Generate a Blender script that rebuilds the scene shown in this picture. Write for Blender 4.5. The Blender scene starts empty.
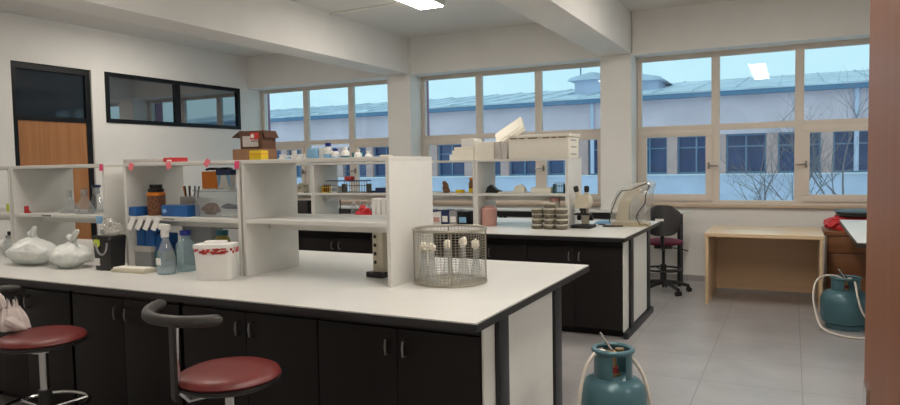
import bpy, bmesh, math, random
from math import pi, sin, cos, radians as R
from mathutils import Vector, Matrix, noise
random.seed(7)
C = bpy.context.scene.collection
S = bpy.context.scene

# ------------------------------------------------------------------ camera
H = 1.5
F, YAW, PIT, ROL = 676.1454, .469015, .0547828, -.018061
cam = bpy.data.cameras.new('camera'); camo = bpy.data.objects.new('camera', cam); C.objects.link(camo)
cam.sensor_width = 36; cam.lens = F / 900 * 36; cam.clip_start = .02; cam.clip_end = 200
_f0 = Vector((-sin(YAW), cos(YAW), 0)); _rt = Vector((cos(YAW), sin(YAW), 0)); _up = Vector((0, 0, 1))
_F = cos(PIT) * _f0 - sin(PIT) * _up; _U = cos(PIT) * _up + sin(PIT) * _f0
_X = cos(ROL) * _rt + sin(ROL) * _U; _Y = cos(ROL) * _U - sin(ROL) * _rt
m = Matrix((_X, _Y, -_F)).transposed().to_4x4(); m.translation = (0, 0, H)
camo.matrix_world = m
S.camera = camo

# ------------------------------------------------------------------ sky, light, exposure
W = bpy.data.worlds.new('overcast_sky'); S.world = W; W.use_nodes = True
wb = W.node_tree.nodes['Background']
wb.inputs[0].default_value = (.50, .74, .81, 1); wb.inputs[1].default_value = 1.35
LAMP = 27.0
S.view_settings.view_transform = 'Standard'; S.view_settings.look = 'None'
S.view_settings.exposure = 0.0; S.view_settings.gamma = 1.0
S.view_settings.use_curve_mapping = False

# ------------------------------------------------------------------ materials
def mat(name, col, rough=.5, metal=0, spec=.5, var=.05, scale=12, bump=0, ior=1.5, trans=0):
    M = bpy.data.materials.new(name); M.use_nodes = True
    n = M.node_tree.nodes; l = M.node_tree.links; b = n['Principled BSDF']
    b.inputs['Roughness'].default_value = rough; b.inputs['Metallic'].default_value = metal
    b.inputs['Specular IOR Level'].default_value = spec; b.inputs['IOR'].default_value = ior
    b.inputs['Transmission Weight'].default_value = trans
    tc = n.new('ShaderNodeTexCoord'); nz = n.new('ShaderNodeTexNoise'); nz.inputs['Scale'].default_value = scale
    nz.inputs['Detail'].default_value = 4
    rp = n.new('ShaderNodeValToRGB')
    rp.color_ramp.elements[0].position = .3; rp.color_ramp.elements[1].position = .7
    rp.color_ramp.elements[0].color = tuple(c * (1 - var) for c in col) + (1,)
    rp.color_ramp.elements[1].color = tuple(min(1, c * (1 + var)) for c in col) + (1,)
    l.new(tc.outputs['Object'], nz.inputs['Vector']); l.new(nz.outputs['Fac'], rp.inputs['Fac'])
    l.new(rp.outputs['Color'], b.inputs['Base Color'])
    if bump:
        bp = n.new('ShaderNodeBump'); bp.inputs['Strength'].default_value = bump; bp.inputs['Distance'].default_value = .01
        l.new(nz.outputs['Fac'], bp.inputs['Height']); l.new(bp.outputs['Normal'], b.inputs['Normal'])
    return M

def wood(name, c1, c2, rough=.35, axis='Z', scale=9, spec=.5):
    M = mat(name, c1, rough, spec=spec); n = M.node_tree.nodes; l = M.node_tree.links
    tc = n['Texture Coordinate']; nz = n['Noise Texture']; rp = n['Color Ramp']
    mp = n.new('ShaderNodeMapping'); s = [scale, scale, scale]; s['XYZ'.index(axis)] = scale * .04
    mp.inputs['Scale'].default_value = s
    l.new(tc.outputs['Object'], mp.inputs['Vector']); l.new(mp.outputs['Vector'], nz.inputs['Vector'])
    nz.inputs['Scale'].default_value = 1.6; nz.inputs['Detail'].default_value = 8; nz.inputs['Distortion'].default_value = .6
    rp.color_ramp.elements[0].color = c1 + (1,); rp.color_ramp.elements[1].color = c2 + (1,)
    return M

def glassy(name, tint=(1, 1, 1), clear=.9, body=(.8, .85, .88), refl=.05, graze=.6, rough=.02):
    """thin clear material: see-through, a little body colour, stronger reflection at grazing angles"""
    M = bpy.data.materials.new(name); M.use_nodes = True
    n = M.node_tree.nodes; l = M.node_tree.links; n.remove(n['Principled BSDF'])
    out = n['Material Output']
    t = n.new('ShaderNodeBsdfTransparent'); t.inputs[0].default_value = tint + (1,)
    d = n.new('ShaderNodeBsdfDiffuse'); tc = n.new('ShaderNodeTexCoord'); nz = n.new('ShaderNodeTexNoise')
    nz.inputs['Scale'].default_value = 30; rp = n.new('ShaderNodeValToRGB')
    rp.color_ramp.elements[0].color = tuple(c * .92 for c in body) + (1,); rp.color_ramp.elements[1].color = body + (1,)
    l.new(tc.outputs['Object'], nz.inputs['Vector']); l.new(nz.outputs['Fac'], rp.inputs['Fac']); l.new(rp.outputs['Color'], d.inputs['Color'])
    mx = n.new('ShaderNodeMixShader'); mx.inputs[0].default_value = 1 - clear
    l.new(t.outputs[0], mx.inputs[1]); l.new(d.outputs[0], mx.inputs[2])
    g = n.new('ShaderNodeBsdfGlossy'); g.inputs['Roughness'].default_value = rough
    lw = n.new('ShaderNodeLayerWeight'); lw.inputs['Blend'].default_value = .5
    pw = n.new('ShaderNodeMath'); pw.operation = 'POWER'; pw.inputs[1].default_value = 4
    ml = n.new('ShaderNodeMath'); ml.operation = 'MULTIPLY_ADD'; ml.inputs[1].default_value = graze; ml.inputs[2].default_value = refl
    ml.use_clamp = True
    l.new(lw.outputs['Facing'], pw.inputs[0]); l.new(pw.outputs[0], ml.inputs[0])
    m2 = n.new('ShaderNodeMixShader'); l.new(ml.outputs[0], m2.inputs[0]); l.new(mx.outputs[0], m2.inputs[1]); l.new(g.outputs[0], m2.inputs[2])
    l.new(m2.outputs[0], out.inputs['Surface'])
    return M

def emis(name, col, st):
    M = bpy.data.materials.new(name); M.use_nodes = True; n = M.node_tree.nodes; l = M.node_tree.links
    n.remove(n['Principled BSDF']); e = n.new('ShaderNodeEmission'); e.inputs[0].default_value = col + (1,); e.inputs[1].default_value = st
    l.new(e.outputs[0], n['Material Output'].inputs['Surface']); return M

def tile_floor():
    M = mat('grey_floor_tile', (.36, .345, .345), .34, spec=.5, var=.10, scale=3); n = M.node_tree.nodes; l = M.node_tree.links
    br = n.new('ShaderNodeTexBrick'); br.offset = 0; br.squash = 1
    br.inputs['Scale'].default_value = 1; br.inputs['Brick Width'].default_value = .62; br.inputs['Row Height'].default_value = .6225
    br.inputs['Mortar Size'].default_value = .004; br.inputs['Mortar Smooth'].default_value = .1
    mp = n.new('ShaderNodeMapping'); mp.inputs['Location'].default_value = (.55, .147, 0)
    l.new(n['Texture Coordinate'].outputs['Object'], mp.inputs['Vector']); l.new(mp.outputs['Vector'], br.inputs['Vector'])
    mx = n.new('ShaderNodeMix'); mx.data_type = 'RGBA'
    l.new(br.outputs['Fac'], mx.inputs['Factor']); l.new(n['Color Ramp'].outputs['Color'], mx.inputs['A'])
    mx.inputs['B'].default_value = (.24, .23, .225, 1)
    l.new(mx.outputs['Result'], n['Principled BSDF'].inputs['Base Color'])
    return M

m_wall = mat('cream_wall_paint', (.79, .772, .742), .75, var=.02, scale=3)
m_ceil = mat('white_ceiling_paint', (.72, .70, .67), .8, var=.02, scale=2)
m_floor = tile_floor()
m_pvc = mat('beige_window_plastic', (.68, .61, .54), .4, var=.02)
m_sill = mat('tan_sill', (.55, .43, .32), .45)
m_glass = glassy('window_glass', (.93, .97, .99), .985, (.7, .8, .85), .035, .5)
m_darkglass = mat('dark_glazing', (.010, .02, .034), .03, spec=.9, ior=2.5, var=.2, scale=2)
m_doorglass = mat('dark_door_glazing', (.014, .022, .032), .05, spec=.5, ior=1.5, var=.2, scale=2)
m_black = mat('black_frame_paint', (.007, .008, .010), .4, spec=.25, var=.1)
m_door = wood('oak_door_veneer', (.33, .135, .045), (.44, .20, .075), .4, 'Z', 16)
m_leaf = wood('reddish_brown_door', (.20, .072, .034), (.25, .095, .045), .45, 'Z', 14, .2)
m_white = mat('white_laminate', (.80, .79, .75), .42, var=.015)
m_shelf = mat('white_shelf_board', (.71, .70, .665), .5, var=.02)
m_top = mat('white_worktop', (.67, .66, .63), .38, var=.02, scale=6)
m_cab = mat('charcoal_cabinet', (.0135, .0105, .0105), .45, spec=.25, var=.06)
m_edge = mat('black_worktop_edge', (.016, .015, .016), .4, var=.06)
m_post = mat('black_steel_post', (.013, .015, .018), .4, var=.06)
m_handle = mat('dark_steel_handle', (.28, .27, .26), .3, .9)
m_chrome = mat('chrome', (.62, .62, .62), .16, 1, var=.03)
m_steel = mat('steel_wire', (.42, .385, .32), .35, .8, var=.12)
m_red = mat('dark_red_vinyl', (.15, .022, .020), .42, var=.12, scale=20)
m_maroon = mat('maroon_fabric', (.17, .012, .045), .7, var=.1)
m_blackpl = mat('black_plastic', (.014, .013, .013), .42, var=.08)
m_brownpad = mat('dark_brown_pad', (.045, .040, .036), .5, var=.12)
m_teal = mat('teal_cylinder_paint', (.065, .150, .180), .33, .15, var=.12, scale=8)
m_hose = mat('cream_hose', (.74, .68, .60), .45, var=.05)
m_brass = mat('brass', (.45, .32, .16), .3, .9)
m_valvered = mat('red_valve', (.30, .03, .03), .4)
m_desk = wood('beech_laminate', (.64, .46, .28), (.71, .53, .34), .33, 'X', 10)
m_deskpanel = wood('beech_back_panel', (.66, .45, .27), (.72, .50, .31), .42, 'X', 10)
m_cardb = mat('brown_cardboard', (.26, .135, .07), .8, var=.1)
m_cardd = mat('dark_brown_cardboard', (.12, .055, .032), .8, var=.1)
m_orangew = wood('orange_brown_cabinet', (.20, .075, .028), (.27, .11, .042), .35, 'X', 8)
m_yellow = mat('yellow_card', (.80, .55, .02), .55)
m_redp = mat('red_plastic', (.55, .02, .03), .4)
m_redlab = mat('red_label', (.55, .05, .04), .5)
m_paper = mat('white_paper', (.82, .81, .78), .7, var=.02)
m_pink = mat('pink_note', (.85, .20, .24), .65)
m_pinkdeep = mat('deep_pink_note', (.80, .08, .20), .65)
m_ylnote = mat('yellow_green_note', (.70, .80, .08), .65)
m_blue = mat('blue_card', (.015, .11, .36), .45, var=.2)
m_dblue = mat('navy_plastic', (.012, .03, .11), .4)
m_lblue = mat('light_blue_plastic', (.25, .50, .75), .4)
m_cap = mat('blue_cap', (.015, .03, .24), .35)
m_tealp = mat('teal_plastic', (.02, .16, .20), .45)
m_orange = mat('orange_plastic', (.78, .23, .015), .5)
m_clear = glassy('clear_plastic', (.97, .98, .98), .78, (.62, .66, .68), .06, .5, .12)
m_flask = glassy('flask_glass', (.97, .98, .98), .82, (.62, .66, .68), .10, .7, .05)
m_cream = mat('cream_plastic', (.66, .60, .47), .45)
m_instr = mat('beige_instrument_plastic', (.58, .50, .35), .45)
m_foam = mat('white_foam', (.85, .81, .71), .8, var=.03, scale=60)
m_greyfoam = mat('grey_white_card', (.55, .52, .50), .7)
m_bag = glassy('milky_bag', (.9, .95, .92), .18, (.88, .90, .87), .06, .3, .3)
m_cover = glassy('plastic_dust_cover', (.97, .97, .95), .72, (.80, .78, .73), .07, .4, .2)
m_clothbag = mat('off_white_bag', (.62, .53, .50), .7, var=.12, scale=20)
m_water = glassy('blue_liquid', (.80, .91, .95), .74, (.55, .72, .78), .05, .4, .1)
m_amber = mat('amber_bottle', (.22, .08, .012), .25)
m_brown = mat('brown_mix', (.20, .08, .035), .55, var=.6, scale=70)
m_grey = mat('grey_plastic', (.30, .30, .31), .5)
m_pinkjar = mat('pink_plastic', (.55, .30, .26), .42)
m_jar = mat('olive_grey_jar', (.15, .13, .09), .45, var=.3, scale=40)
m_jarlid = mat('pale_jar_lid', (.52, .49, .41), .5)
m_cotton = mat('cotton_wool', (.82, .77, .66), .95, var=.05, scale=80, bump=.3)
m_olive = mat('yellow_green_liquid', (.35, .28, .06), .3)
m_plane = mat('facade_plaster', (.76, .59, .64), .9, var=.10, scale=.8)
m_pier = mat('pier_plaster', (.60, .38, .35), .9, var=.12, scale=2)
m_plinthwall = mat('facade_lower_plaster', (.60, .63, .78), .9, var=.12, scale=.8)
m_snow = mat('snow', (.78, .80, .83), .85, var=.05, scale=1)
m_roof = mat('snowy_metal_roof', (.58, .64, .72), .6, var=.22, scale=1.1)
m_eave = mat('blue_grey_eave', (.11, .22, .36), .6)
m_extwin = mat('dark_outside_glazing', (.012, .055, .17), .25, var=.25, scale=1.5)
m_fin = mat('purple_pilaster', (.30, .13, .22), .8)
m_bark = mat('grey_bark', (.20, .18, .20), .9)
m_lampf = mat('white_lamp_frame', (.75, .74, .72), .5)
m_lamp = emis('lamp_diffuser', (1.0, .925, .83), LAMP)

# ------------------------------------------------------------------ mesh helpers
class MB:
    def __init__(s): s.bm = bmesh.new(); s.mi = 0
    def _tag(s, f0):
        s.bm.faces.ensure_lookup_table()
        for f in s.bm.faces[f0:]: f.material_index = s.mi
    def box(s, x0, x1, y0, y1, z0, z1, M=None, bev=0):
        b = bmesh.new(); r = bmesh.ops.create_cube(b, size=1)
        for v in r['verts']:
            v.co = Vector(((x0 + x1) / 2 + v.co.x * (x1 - x0), (y0 + y1) / 2 + v.co.y * (y1 - y0), (z0 + z1) / 2 + v.co.z * (z1 - z0)))
        if bev: bmesh.ops.bevel(b, geom=b.edges[:], offset=bev, segments=2, affect='EDGES', profile=.6)
        return s.merge(b, M)
    def merge(s, b, M=None):
        if M is not None: bmesh.ops.transform(b, matrix=M, verts=b.verts[:])
        f0 = len(s.bm.faces); me = bpy.data.meshes.new('t'); b.to_mesh(me); b.free(); s.bm.from_mesh(me); bpy.data.meshes.remove(me)
        s._tag(f0); return s
    def lathe(s, prof, c=(0, 0, 0), seg=28, M=None, a0=0, a1=2 * pi):
        b = bmesh.new(); full = abs(a1 - a0 - 2 * pi) < 1e-6; n = seg if full else seg + 1
        rings = []
        for r, z in prof:
            if r < 1e-6 and full: rings.append([b.verts.new((c[0], c[1], c[2] + z))])
            else: rings.append([b.verts.new((c[0] + r * cos(a0 + (a1 - a0) * i / seg), c[1] + r * sin(a0 + (a1 - a0) * i / seg), c[2] + z)) for i in range(n)])
        for A, B in zip(rings, rings[1:]):
            for i in range(seg):
                j = (i + 1) % n
                if len(A) == 1 and len(B) == 1: continue
                if len(A) == 1: b.faces.new((A[0], B[j], B[i]))
                elif len(B) == 1: b.faces.new((A[i], A[j], B[0]))
                else: b.faces.new((A[i], A[j], B[j], B[i]))
        bmesh.ops.recalc_face_normals(b, faces=b.faces[:])
        return s.merge(b, M)
    def cyl(s, c, r, h, seg=24, M=None, r2=None):
        return s.lathe([(0, 0), (r, 0), (r if r2 is None else r2, h), (0, h)], c, seg, M)
    def tube(s, pts, r, seg=8, closed=False, M=None):
        pts = [Vector(p) for p in pts]; n = len(pts); b = bmesh.new(); rings = []
        rr = r if isinstance(r, (list, tuple)) else [r] * n
        prev = None
        for i, p in enumerate(pts):
            if closed: t = pts[(i + 1) % n] - pts[i - 1]
            else: t = pts[min(i + 1, n - 1)] - pts[max(i - 1, 0)]
            t.normalize()
            if prev is None:
                u = t.cross(Vector((0, 0, 1)));
                if u.length < .05: u = t.cross(Vector((0, 1, 0)))
            else: u = prev - t * prev.dot(t)
            u.normalize(); prev = u; w = t.cross(u)
            rings.append([b.verts.new(p + (u * cos(2 * pi * k / seg) + w * sin(2 * pi * k / seg)) * rr[i]) for k in range(seg)])
        rng = range(n) if closed else range(n - 1)
        for i in rng:
            A, B = rings[i], rings[(i + 1) % n]
            for k in range(seg): b.faces.new((A[k], A[(k + 1) % seg], B[(k + 1) % seg], B[k]))
        if not closed:
            b.faces.new(rings[0]); b.faces.new(rings[-1])
        bmesh.ops.recalc_face_normals(b, faces=b.faces[:])
        return s.merge(b, M)
    def ball(s, c, rx, ry=None, rz=None, sub=3, lump=0, fr=6, seed=0, M=None, flat=None):
        ry = ry or rx; rz = rz or rx; b = bmesh.new(); bmesh.ops.create_icosphere(b, subdivisions=sub, radius=1)
        for v in b.verts:
            d = 1 + (lump * noise.noise(v.co * fr * .35 + Vector((seed, seed * 1.7, 3))) if lump else 0)
            v.co = Vector((c[0] + v.co.x * rx * d, c[1] + v.co.y * ry * d, c[2] + v.co.z * rz * d))
            if flat is not None and v.co.z < flat: v.co.z = flat
        return s.merge(b, M)
    def prism(s, poly, axis, a, bb, M=None):
        """poly: 2-D outline, extruded along axis from a to bb"""
        b = bmesh.new()
        def P(u, v, w): return {'X': (w, u, v), 'Y': (u, w, v), 'Z': (u, v, w)}[axis]
        A = [b.verts.new(P(u, v, a)) for u, v in poly]; B = [b.verts.new(P(u, v, bb)) for u, v in poly]
        b.faces.new(A); b.faces.new(B); n = len(poly)
        for i in range(n): b.faces.new((A[i], A[(i + 1) % n], B[(i + 1) % n], B[i]))
        bmesh.ops.recalc_face_normals(b, faces=b.faces[:])
        return s.merge(b, M)
    def out(s, name, mats, parent=None, loc=(0, 0, 0), rz=0, smooth=40):
        me = bpy.data.meshes.new(name)
        for f in s.bm.faces: f.smooth = True
        for e in s.bm.edges:
            if len(e.link_faces) != 2 or e.calc_face_angle(0) > R(smooth): e.smooth = False
        s.bm.to_mesh(me); s.bm.free()
        for mm in (mats if isinstance(mats, (list, tuple)) else [mats]): me.materials.append(mm)
        o = bpy.data.objects.new(name, me); C.objects.link(o); o.location = loc; o.rotation_euler = (0, 0, rz)
        if parent: o.parent = parent
        return o

def tag(o, label, cat, group=None, kind=None):
    if label: o['label'] = label
    if cat: o['category'] = cat
    if group: o['group'] = group
    if kind: o['kind'] = kind
    return o
def thing(name, label, cat, loc=(0, 0, 0), rz=0, group=None):
    o = bpy.data.objects.new(name, None); C.objects.link(o); o.location = loc; o.rotation_euler = (0, 0, rz)
    o.empty_display_size = .05
    return tag(o, label, cat, group)
def struct(o): o['kind'] = 'structure'; return o
def dup(root, loc=None, rz=None, label=None, group=None):
    r = root.copy(); C.objects.link(r)
    if loc is not None: r.location = loc
    if rz is not None: r.rotation_euler = (0, 0, rz)
    if label: r['label'] = label
    if group: r['group'] = group
    for ch in list(root.children):
        c = ch.copy(); C.objects.link(c); c.parent = r
        for g in ch.children:
            d = g.copy(); C.objects.link(d); d.parent = c
    return r
def T(x, y, z, rz=0, rx=0, ry=0):
    return Matrix.Translation((x, y, z)) @ Matrix.Rotation(rz, 4, 'Z') @ Matrix.Rotation(ry, 4, 'Y') @ Matrix.Rotation(rx, 4, 'X')

# ------------------------------------------------------------------ room shell
CEIL = 3.36; XL = -8.12; XR = 4.4; YW = 8.90; YN = -.6
struct(MB().box(XL - .2, XR + .2, YN - .2, 9.1, -.12, 0).out('floor', m_floor))
struct(MB().box(XL - .2, XR + .2, YN - .2, 9.1, CEIL, CEIL + .12).out('ceiling', m_ceil))
b = MB(); b.box(XL, XR, YW, 9.1, 0, .925); b.box(XL, XR, 8.64, 9.1, 2.835, CEIL)
struct(b.out('wall_back', m_wall))
b = MB()
D0, D1, DZ = 4.786, 5.80, 2.816; V0, V1, VZ0, VZ1 = 5.99, 8.44, 2.15, 2.82
b.box(XL - .2, XL, YN, D0, 0, CEIL); b.box(XL - .2, XL, D0, D1, DZ, CEIL); b.box(XL - .2, XL, D1, V0, 0, CEIL)
b.box(XL - .2, XL, V0, V1, 0, VZ0); b.box(XL - .2, XL, V0, V1, VZ1, CEIL); b.box(XL - .2, XL, V1, 9.1, 0, CEIL)
struct(b.out('wall_left', m_wall))
struct(MB().box(XR, XR + .2, YN, 9.1, 0, CEIL).out('wall_right', m_wall))
b = MB(); b.box(XL - .2, XR + .2, YN - .2, YN, 0, CEIL); b.box(.17, XR, YN, .49, 0, CEIL)
struct(b.out('wall_near', m_wall))
COLS = [(-5.37, -4.985), (-2.19, -1.80), (1.01, 1.40)]
for a, c in COLS: struct(MB().box(a, c, 8.61, 9.1, 0, CEIL).out('column', m_wall))
for a, c in [(-5.395, -5.0), (-2.195, -1.80), (1.005, 1.405)]:
    struct(MB().box(a, c, YN, 8.64, 2.85, CEIL).out('beam', m_wall))
struct(MB().box(XL, XL + .012, YN, D0, 0, .08).out('baseboard_left', m_floor))
struct(MB().box(-1.79, 1.0, 8.888, 8.90, 0, .07).out('baseboard_back', m_floor))
struct(MB().box(XL, XR, 8.86, 8.945, .925, .965, bev=.005).out('trim_1', m_sill))
b = MB(); b.tube([(-5.0, 6.75, CEIL - .012), (-3.86, 6.69, CEIL - .012)], .012, 6)
struct(b.out('trim_2', m_wall))
b = MB(); b.tube([(-5.42, 3.2, 2.866), (-5.42, 6.0, 2.866), (-5.42, 8.6, 2.866)], .008, 6); b.box(-5.45, -5.40, 5.2, 5.27, 2.85, 2.89)
struct(b.out('trim_3', m_wall))

def window(n, x0, x1, m1, m2):
    w = struct(bpy.data.objects.new('window_%d' % n, None)); C.objects.link(w)
    y0, y1 = 8.945, 9.005; z0, z1 = .965, 2.835; tz0, tz1 = 1.875, 1.95; mw = .048
    f = MB(); f.box(x0, x1, y0, y1, z1 - .06, z1); f.box(x0, x1, y0, y1, z0, z0 + .045)
    f.box(x0, x0 + .055, y0, y1, z0 + .045, z1 - .06); f.box(x1 - .055, x1, y0, y1, z0 + .045, z1 - .06)
    for c in (m1, m2): f.box(c - mw, c + mw, y0, y1, z0 + .045, z1 - .06)
    for a, c in ((x0 + .055, m1 - mw), (m1 + mw, m2 - mw), (m2 + mw, x1 - .055)): f.box(a, c, y0, y1, tz0, tz1)
    f.out('frame', m_pvc, w)
    for a, c in ((x0 + .055, m1 - mw), (m1 + mw, m2 - mw), (m2 + mw, x1 - .055)):
        MB().box(a, c, 8.972, 8.978, tz1, z1 - .06).out('pane', m_glass, w)
    MB().box(m1 + mw, m2 - mw, 8.972, 8.978, z0 + .045, tz0).out('pane', m_glass, w)
    for a, c, hx in ((x0 + .055, m1 - mw, 1), (m2 + mw, x1 - .055, -1)):
        s = MB(); q = .075; ya, yb = 8.925, 8.985; a2, c2 = a - .012, c + .012; za, zb = z0 + .035, tz0 + .008
        s.box(a2, c2, ya, yb, zb - q, zb, bev=.004); s.box(a2, c2, ya, yb, za, za + q + .01, bev=.004)
        s.box(a2, a2 + q, ya, yb, za + q, zb - q); s.box(c2 - q, c2, ya, yb, za + q, zb - q)
        so = s.out('sash', m_pvc, w)
        MB().box(a2 + q, c2 - q, 8.958, 8.963, za + q + .01, zb - q).out('pane', m_glass, so)
        hc = (c2 - q / 2) if hx > 0 else (a2 + q / 2)
        h = MB(); h.box(hc - .012, hc + .012, 8.913, 8.925, 1.40, 1.48); h.tube([(hc, 8.92, 1.44), (hc, 8.885, 1.44), (hc + hx * .11, 8.88, 1.435)], .009, 8)
        h.out('handle', m_handle, so)
window(1, XL + .01, -5.38, -7.17, -6.27)
window(2, -4.98, -2.195, -4.04, -3.14)
window(3, -1.795, 1.005, -.85, .068)
window(4, 1.405, 4.2, 2.33, 3.25)

# door in the left wall, with a glazed panel above
d = struct(bpy.data.objects.new('door_1', None)); C.objects.link(d)
xf0, xf1 = XL - .09, XL - .03; bw = .07
b = MB(); b.box(xf0, xf1, D0, D0 + bw, 0, DZ); b.box(xf0, xf1, D1 - bw, D1, 0, DZ)
b.box(xf0, xf1, D0 + bw, D1 - bw, DZ - .075, DZ); b.box(xf0, xf1, D0 + bw, D1 - bw, 2.13, 2.19)
b.out('frame', m_black, d)
MB().box(xf0 + .02, xf0 + .03, D0 + bw, D1 - bw, 2.19, DZ - .075).out('pane', m_doorglass, d)
lf = MB().box(xf0, xf1 - .012, D0 + bw, D1 - bw, .01, 2.13).out('leaf', m_door, d)
b = MB(); b.tube([(xf1 - .012, D0 + .15, 1.02), (xf1 + .04, D0 + .15, 1.02), (xf1 + .045, D0 + .27, 1.02)], .009, 8); b.box(xf1 - .012, xf1 - .004, D0 + .12, D0 + .18, .92, 1.12)
b.out('handle', m_chrome, lf)
# internal clerestory in the left wall
w = struct(bpy.data.objects.new('window_5', None)); C.objects.link(w)
b = MB(); xa, xb = XL - .06, XL + .012
b.box(xa, xb, V0, V1, VZ1 - .055, VZ1); b.box(xa, xb, V0, V1, VZ0, VZ0 + .055)
b.box(xa, xb, V0, V0 + .06, VZ0 + .055, VZ1 - .055); b.box(xa, xb, V1 - .06, V1, VZ0 + .055, VZ1 - .055); b.box(xa, xb, 7.13, 7.22, VZ0 + .055, VZ1 - .055)
b.out('frame', m_black, w)
for a, c in ((V0 + .06, 7.13), (7.22, V1 - .06)):
    MB().box(XL - .03, XL - .02, a, c, VZ0 + .055, VZ1 - .055).out('pane', m_darkglass, w)
# the open door beside the camera
d = struct(bpy.data.objects.new('door_2', None)); C.objects.link(d)
lf = MB().box(.12, .16, .50, 1.42, .01, 2.12, bev=.003).out('leaf', m_leaf, d)
b = MB(); b.tube([(.12, 1.34, 1.02), (.075, 1.34, 1.02), (.072, 1.23, 1.02)], .009, 8); b.box(.114, .12, 1.31, 1.37, .93, 1.11)
b.out('handle', m_chrome, lf)

# ------------------------------------------------------------------ outside
struct(MB().box(-45, 25, 9.3, 60, -1.2, -1.0).out('ground_outside', m_snow))
for a, c in [(XL - .5, -8.2), (-5.4, -5.02), (-2.2, -1.82), (1.0, 1.38)]:
    struct(MB().box(a, c, 9.1, 9.25, -1, 3.6).out('column', m_fin))
bl = thing('opposite_building', 'long pale building with snowy roof across the yard behind the windows', 'building', (0, 25, -1))
b = MB(); b.box(-40, 14, 0, 8, 3.4, 4.75); b.out('upper_wall', m_plane, bl)
b = MB(); b.box(-40, 14, 0, 8, 0, 2.0); b.out('lower_wall', m_plinthwall, bl)
b = MB(); b.box(-40, 14, .25, 8, 2.0, 3.4); b.out('recess_wall', m_extwin, bl)
PX = [-3.81 + 1.60 * k for k in range(-22, 11)]
for k, px in enumerate(PX): MB().box(px - .17, px + .17, 0, .25, 2.0, 3.4).out('pier', m_pier, bl)
b = MB(); b.box(-40, 14, -.06, .05, 2.0, 2.05); b.out('window_ledge', m_snow, bl)
for px in PX:
    b = MB(); x0, x1 = px + .17, px + 1.43
    b.box(x0, x1, .16, .2, 2.05, 2.12); b.box(x0, x1, .16, .2, 3.33, 3.4); b.box(x0, x0 + .06, .16, .2, 2.12, 3.33); b.box(x1 - .06, x1, .16, .2, 2.12, 3.33)
    b.box((x0 + x1) / 2 - .03, (x0 + x1) / 2 + .03, .16, .2, 2.12, 3.33); b.box(x0, x1, .165, .195, 2.95, 3.0)
    b.out('window_frame', m_eave, bl)
b = MB(); b.box(-40, 14, -.35, .1, 4.70, 4.90); b.out('eave', m_eave, bl)
b = MB(); b.prism([(-.38, 4.90), (8, 6.15), (8, 6.05), (-.38, 4.84)], 'X', -40, 14)
for k in range(40):
    x = -39 + k * 1.33; 
    b.box(x, x + .03, 0, 8.4, 0, .05, M=Matrix.Translation((0, -.38, 4.90)) @ Matrix.Rotation(math.atan(1.25 / 8.38), 4, 'X'))
b.out('roof', m_roof, bl)
for x0, x1, y0, zt in ((-6.2, -4.75, 2.8, 5.72), (-8.15, -6.6, 2.8, 5.92)):
    b = MB(); b.box(x0, x1, y0, y0 + 2.5, 5.0, zt); co = b.out('roof_hut', m_plinthwall, bl)
    b = MB(); b.prism([(x0 - .25, zt), (x1 + .25, zt), (x1 + .1, zt + .12), ((x0 + x1) / 2, zt + .30), (x0 - .1, zt + .12)], 'Y', y0 - .25, y0 + 2.7); b.out('hut_roof', m_roof, co)
b = MB(); b.tube([(-8.0, 3.2, 5.8), (-8.0, 3.2, 7.0)], .03, 6); b.out('roof_pole', m_eave, bl)
for x in (-23.5, -6.65, 1.8):
    b = MB(); b.tube([(x, -.08, 2.1), (x, -.08, 4.7)], .07, 8); b.out('downpipe', m_plinthwall, bl)

def tree(loc, h, seed, label):
    rng = random.Random(seed); b = MB()
    def grow(p, d, L, r, lev):
        pts = [p]; q = p.copy(); n = 4
        for i in range(n):
            d = (d + Vector((rng.uniform(-.22, .22), rng.uniform(-.22, .22), rng.uniform(-.08, .16)))).normalized(); q = q + d * L / n; pts.append(q.copy())
        b.tube(pts, [r * (1 - .6 * i / n) for i in range(n + 1)], 5 if lev < 2 else 3)
        if lev >= 4: return
        for k in range(4 if lev < 3 else 3):
            i = rng.choice([1, 2, 3, 4]) if lev else rng.choice([1, 2, 3])
            ax = Vector((rng.uniform(-1, 1), rng.uniform(-1, 1), rng.uniform(.0, .9))).normalized()
            grow(pts[i], (d * .7 + ax).normalized(), L * rng.uniform(.55, .75), r * .5, lev + 1)
    grow(Vector((0, 0, 0)), Vector((0, 0, 1)), h * .5, .045, 0)
    return tag(b.out('bare_tree', m_bark, None, loc), label, 'tree')
tree((1.0, 12.0, -1), 4.2, 3, 'bare leafless sapling outside, behind the right hand sash of the big window')
tree((.25, 17.5, -1), 4.2, 17, 'bare leafless sapling outside, behind the mullion left of the right hand sash')
tree((-.75, 21, -1), 4.0, 23, 'bare leafless sapling outside, behind the middle pane of the big window')
tree((2.6, 15.0, -1), 4.2, 31, 'bare leafless sapling outside, hidden behind the edge of the open door')

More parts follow.
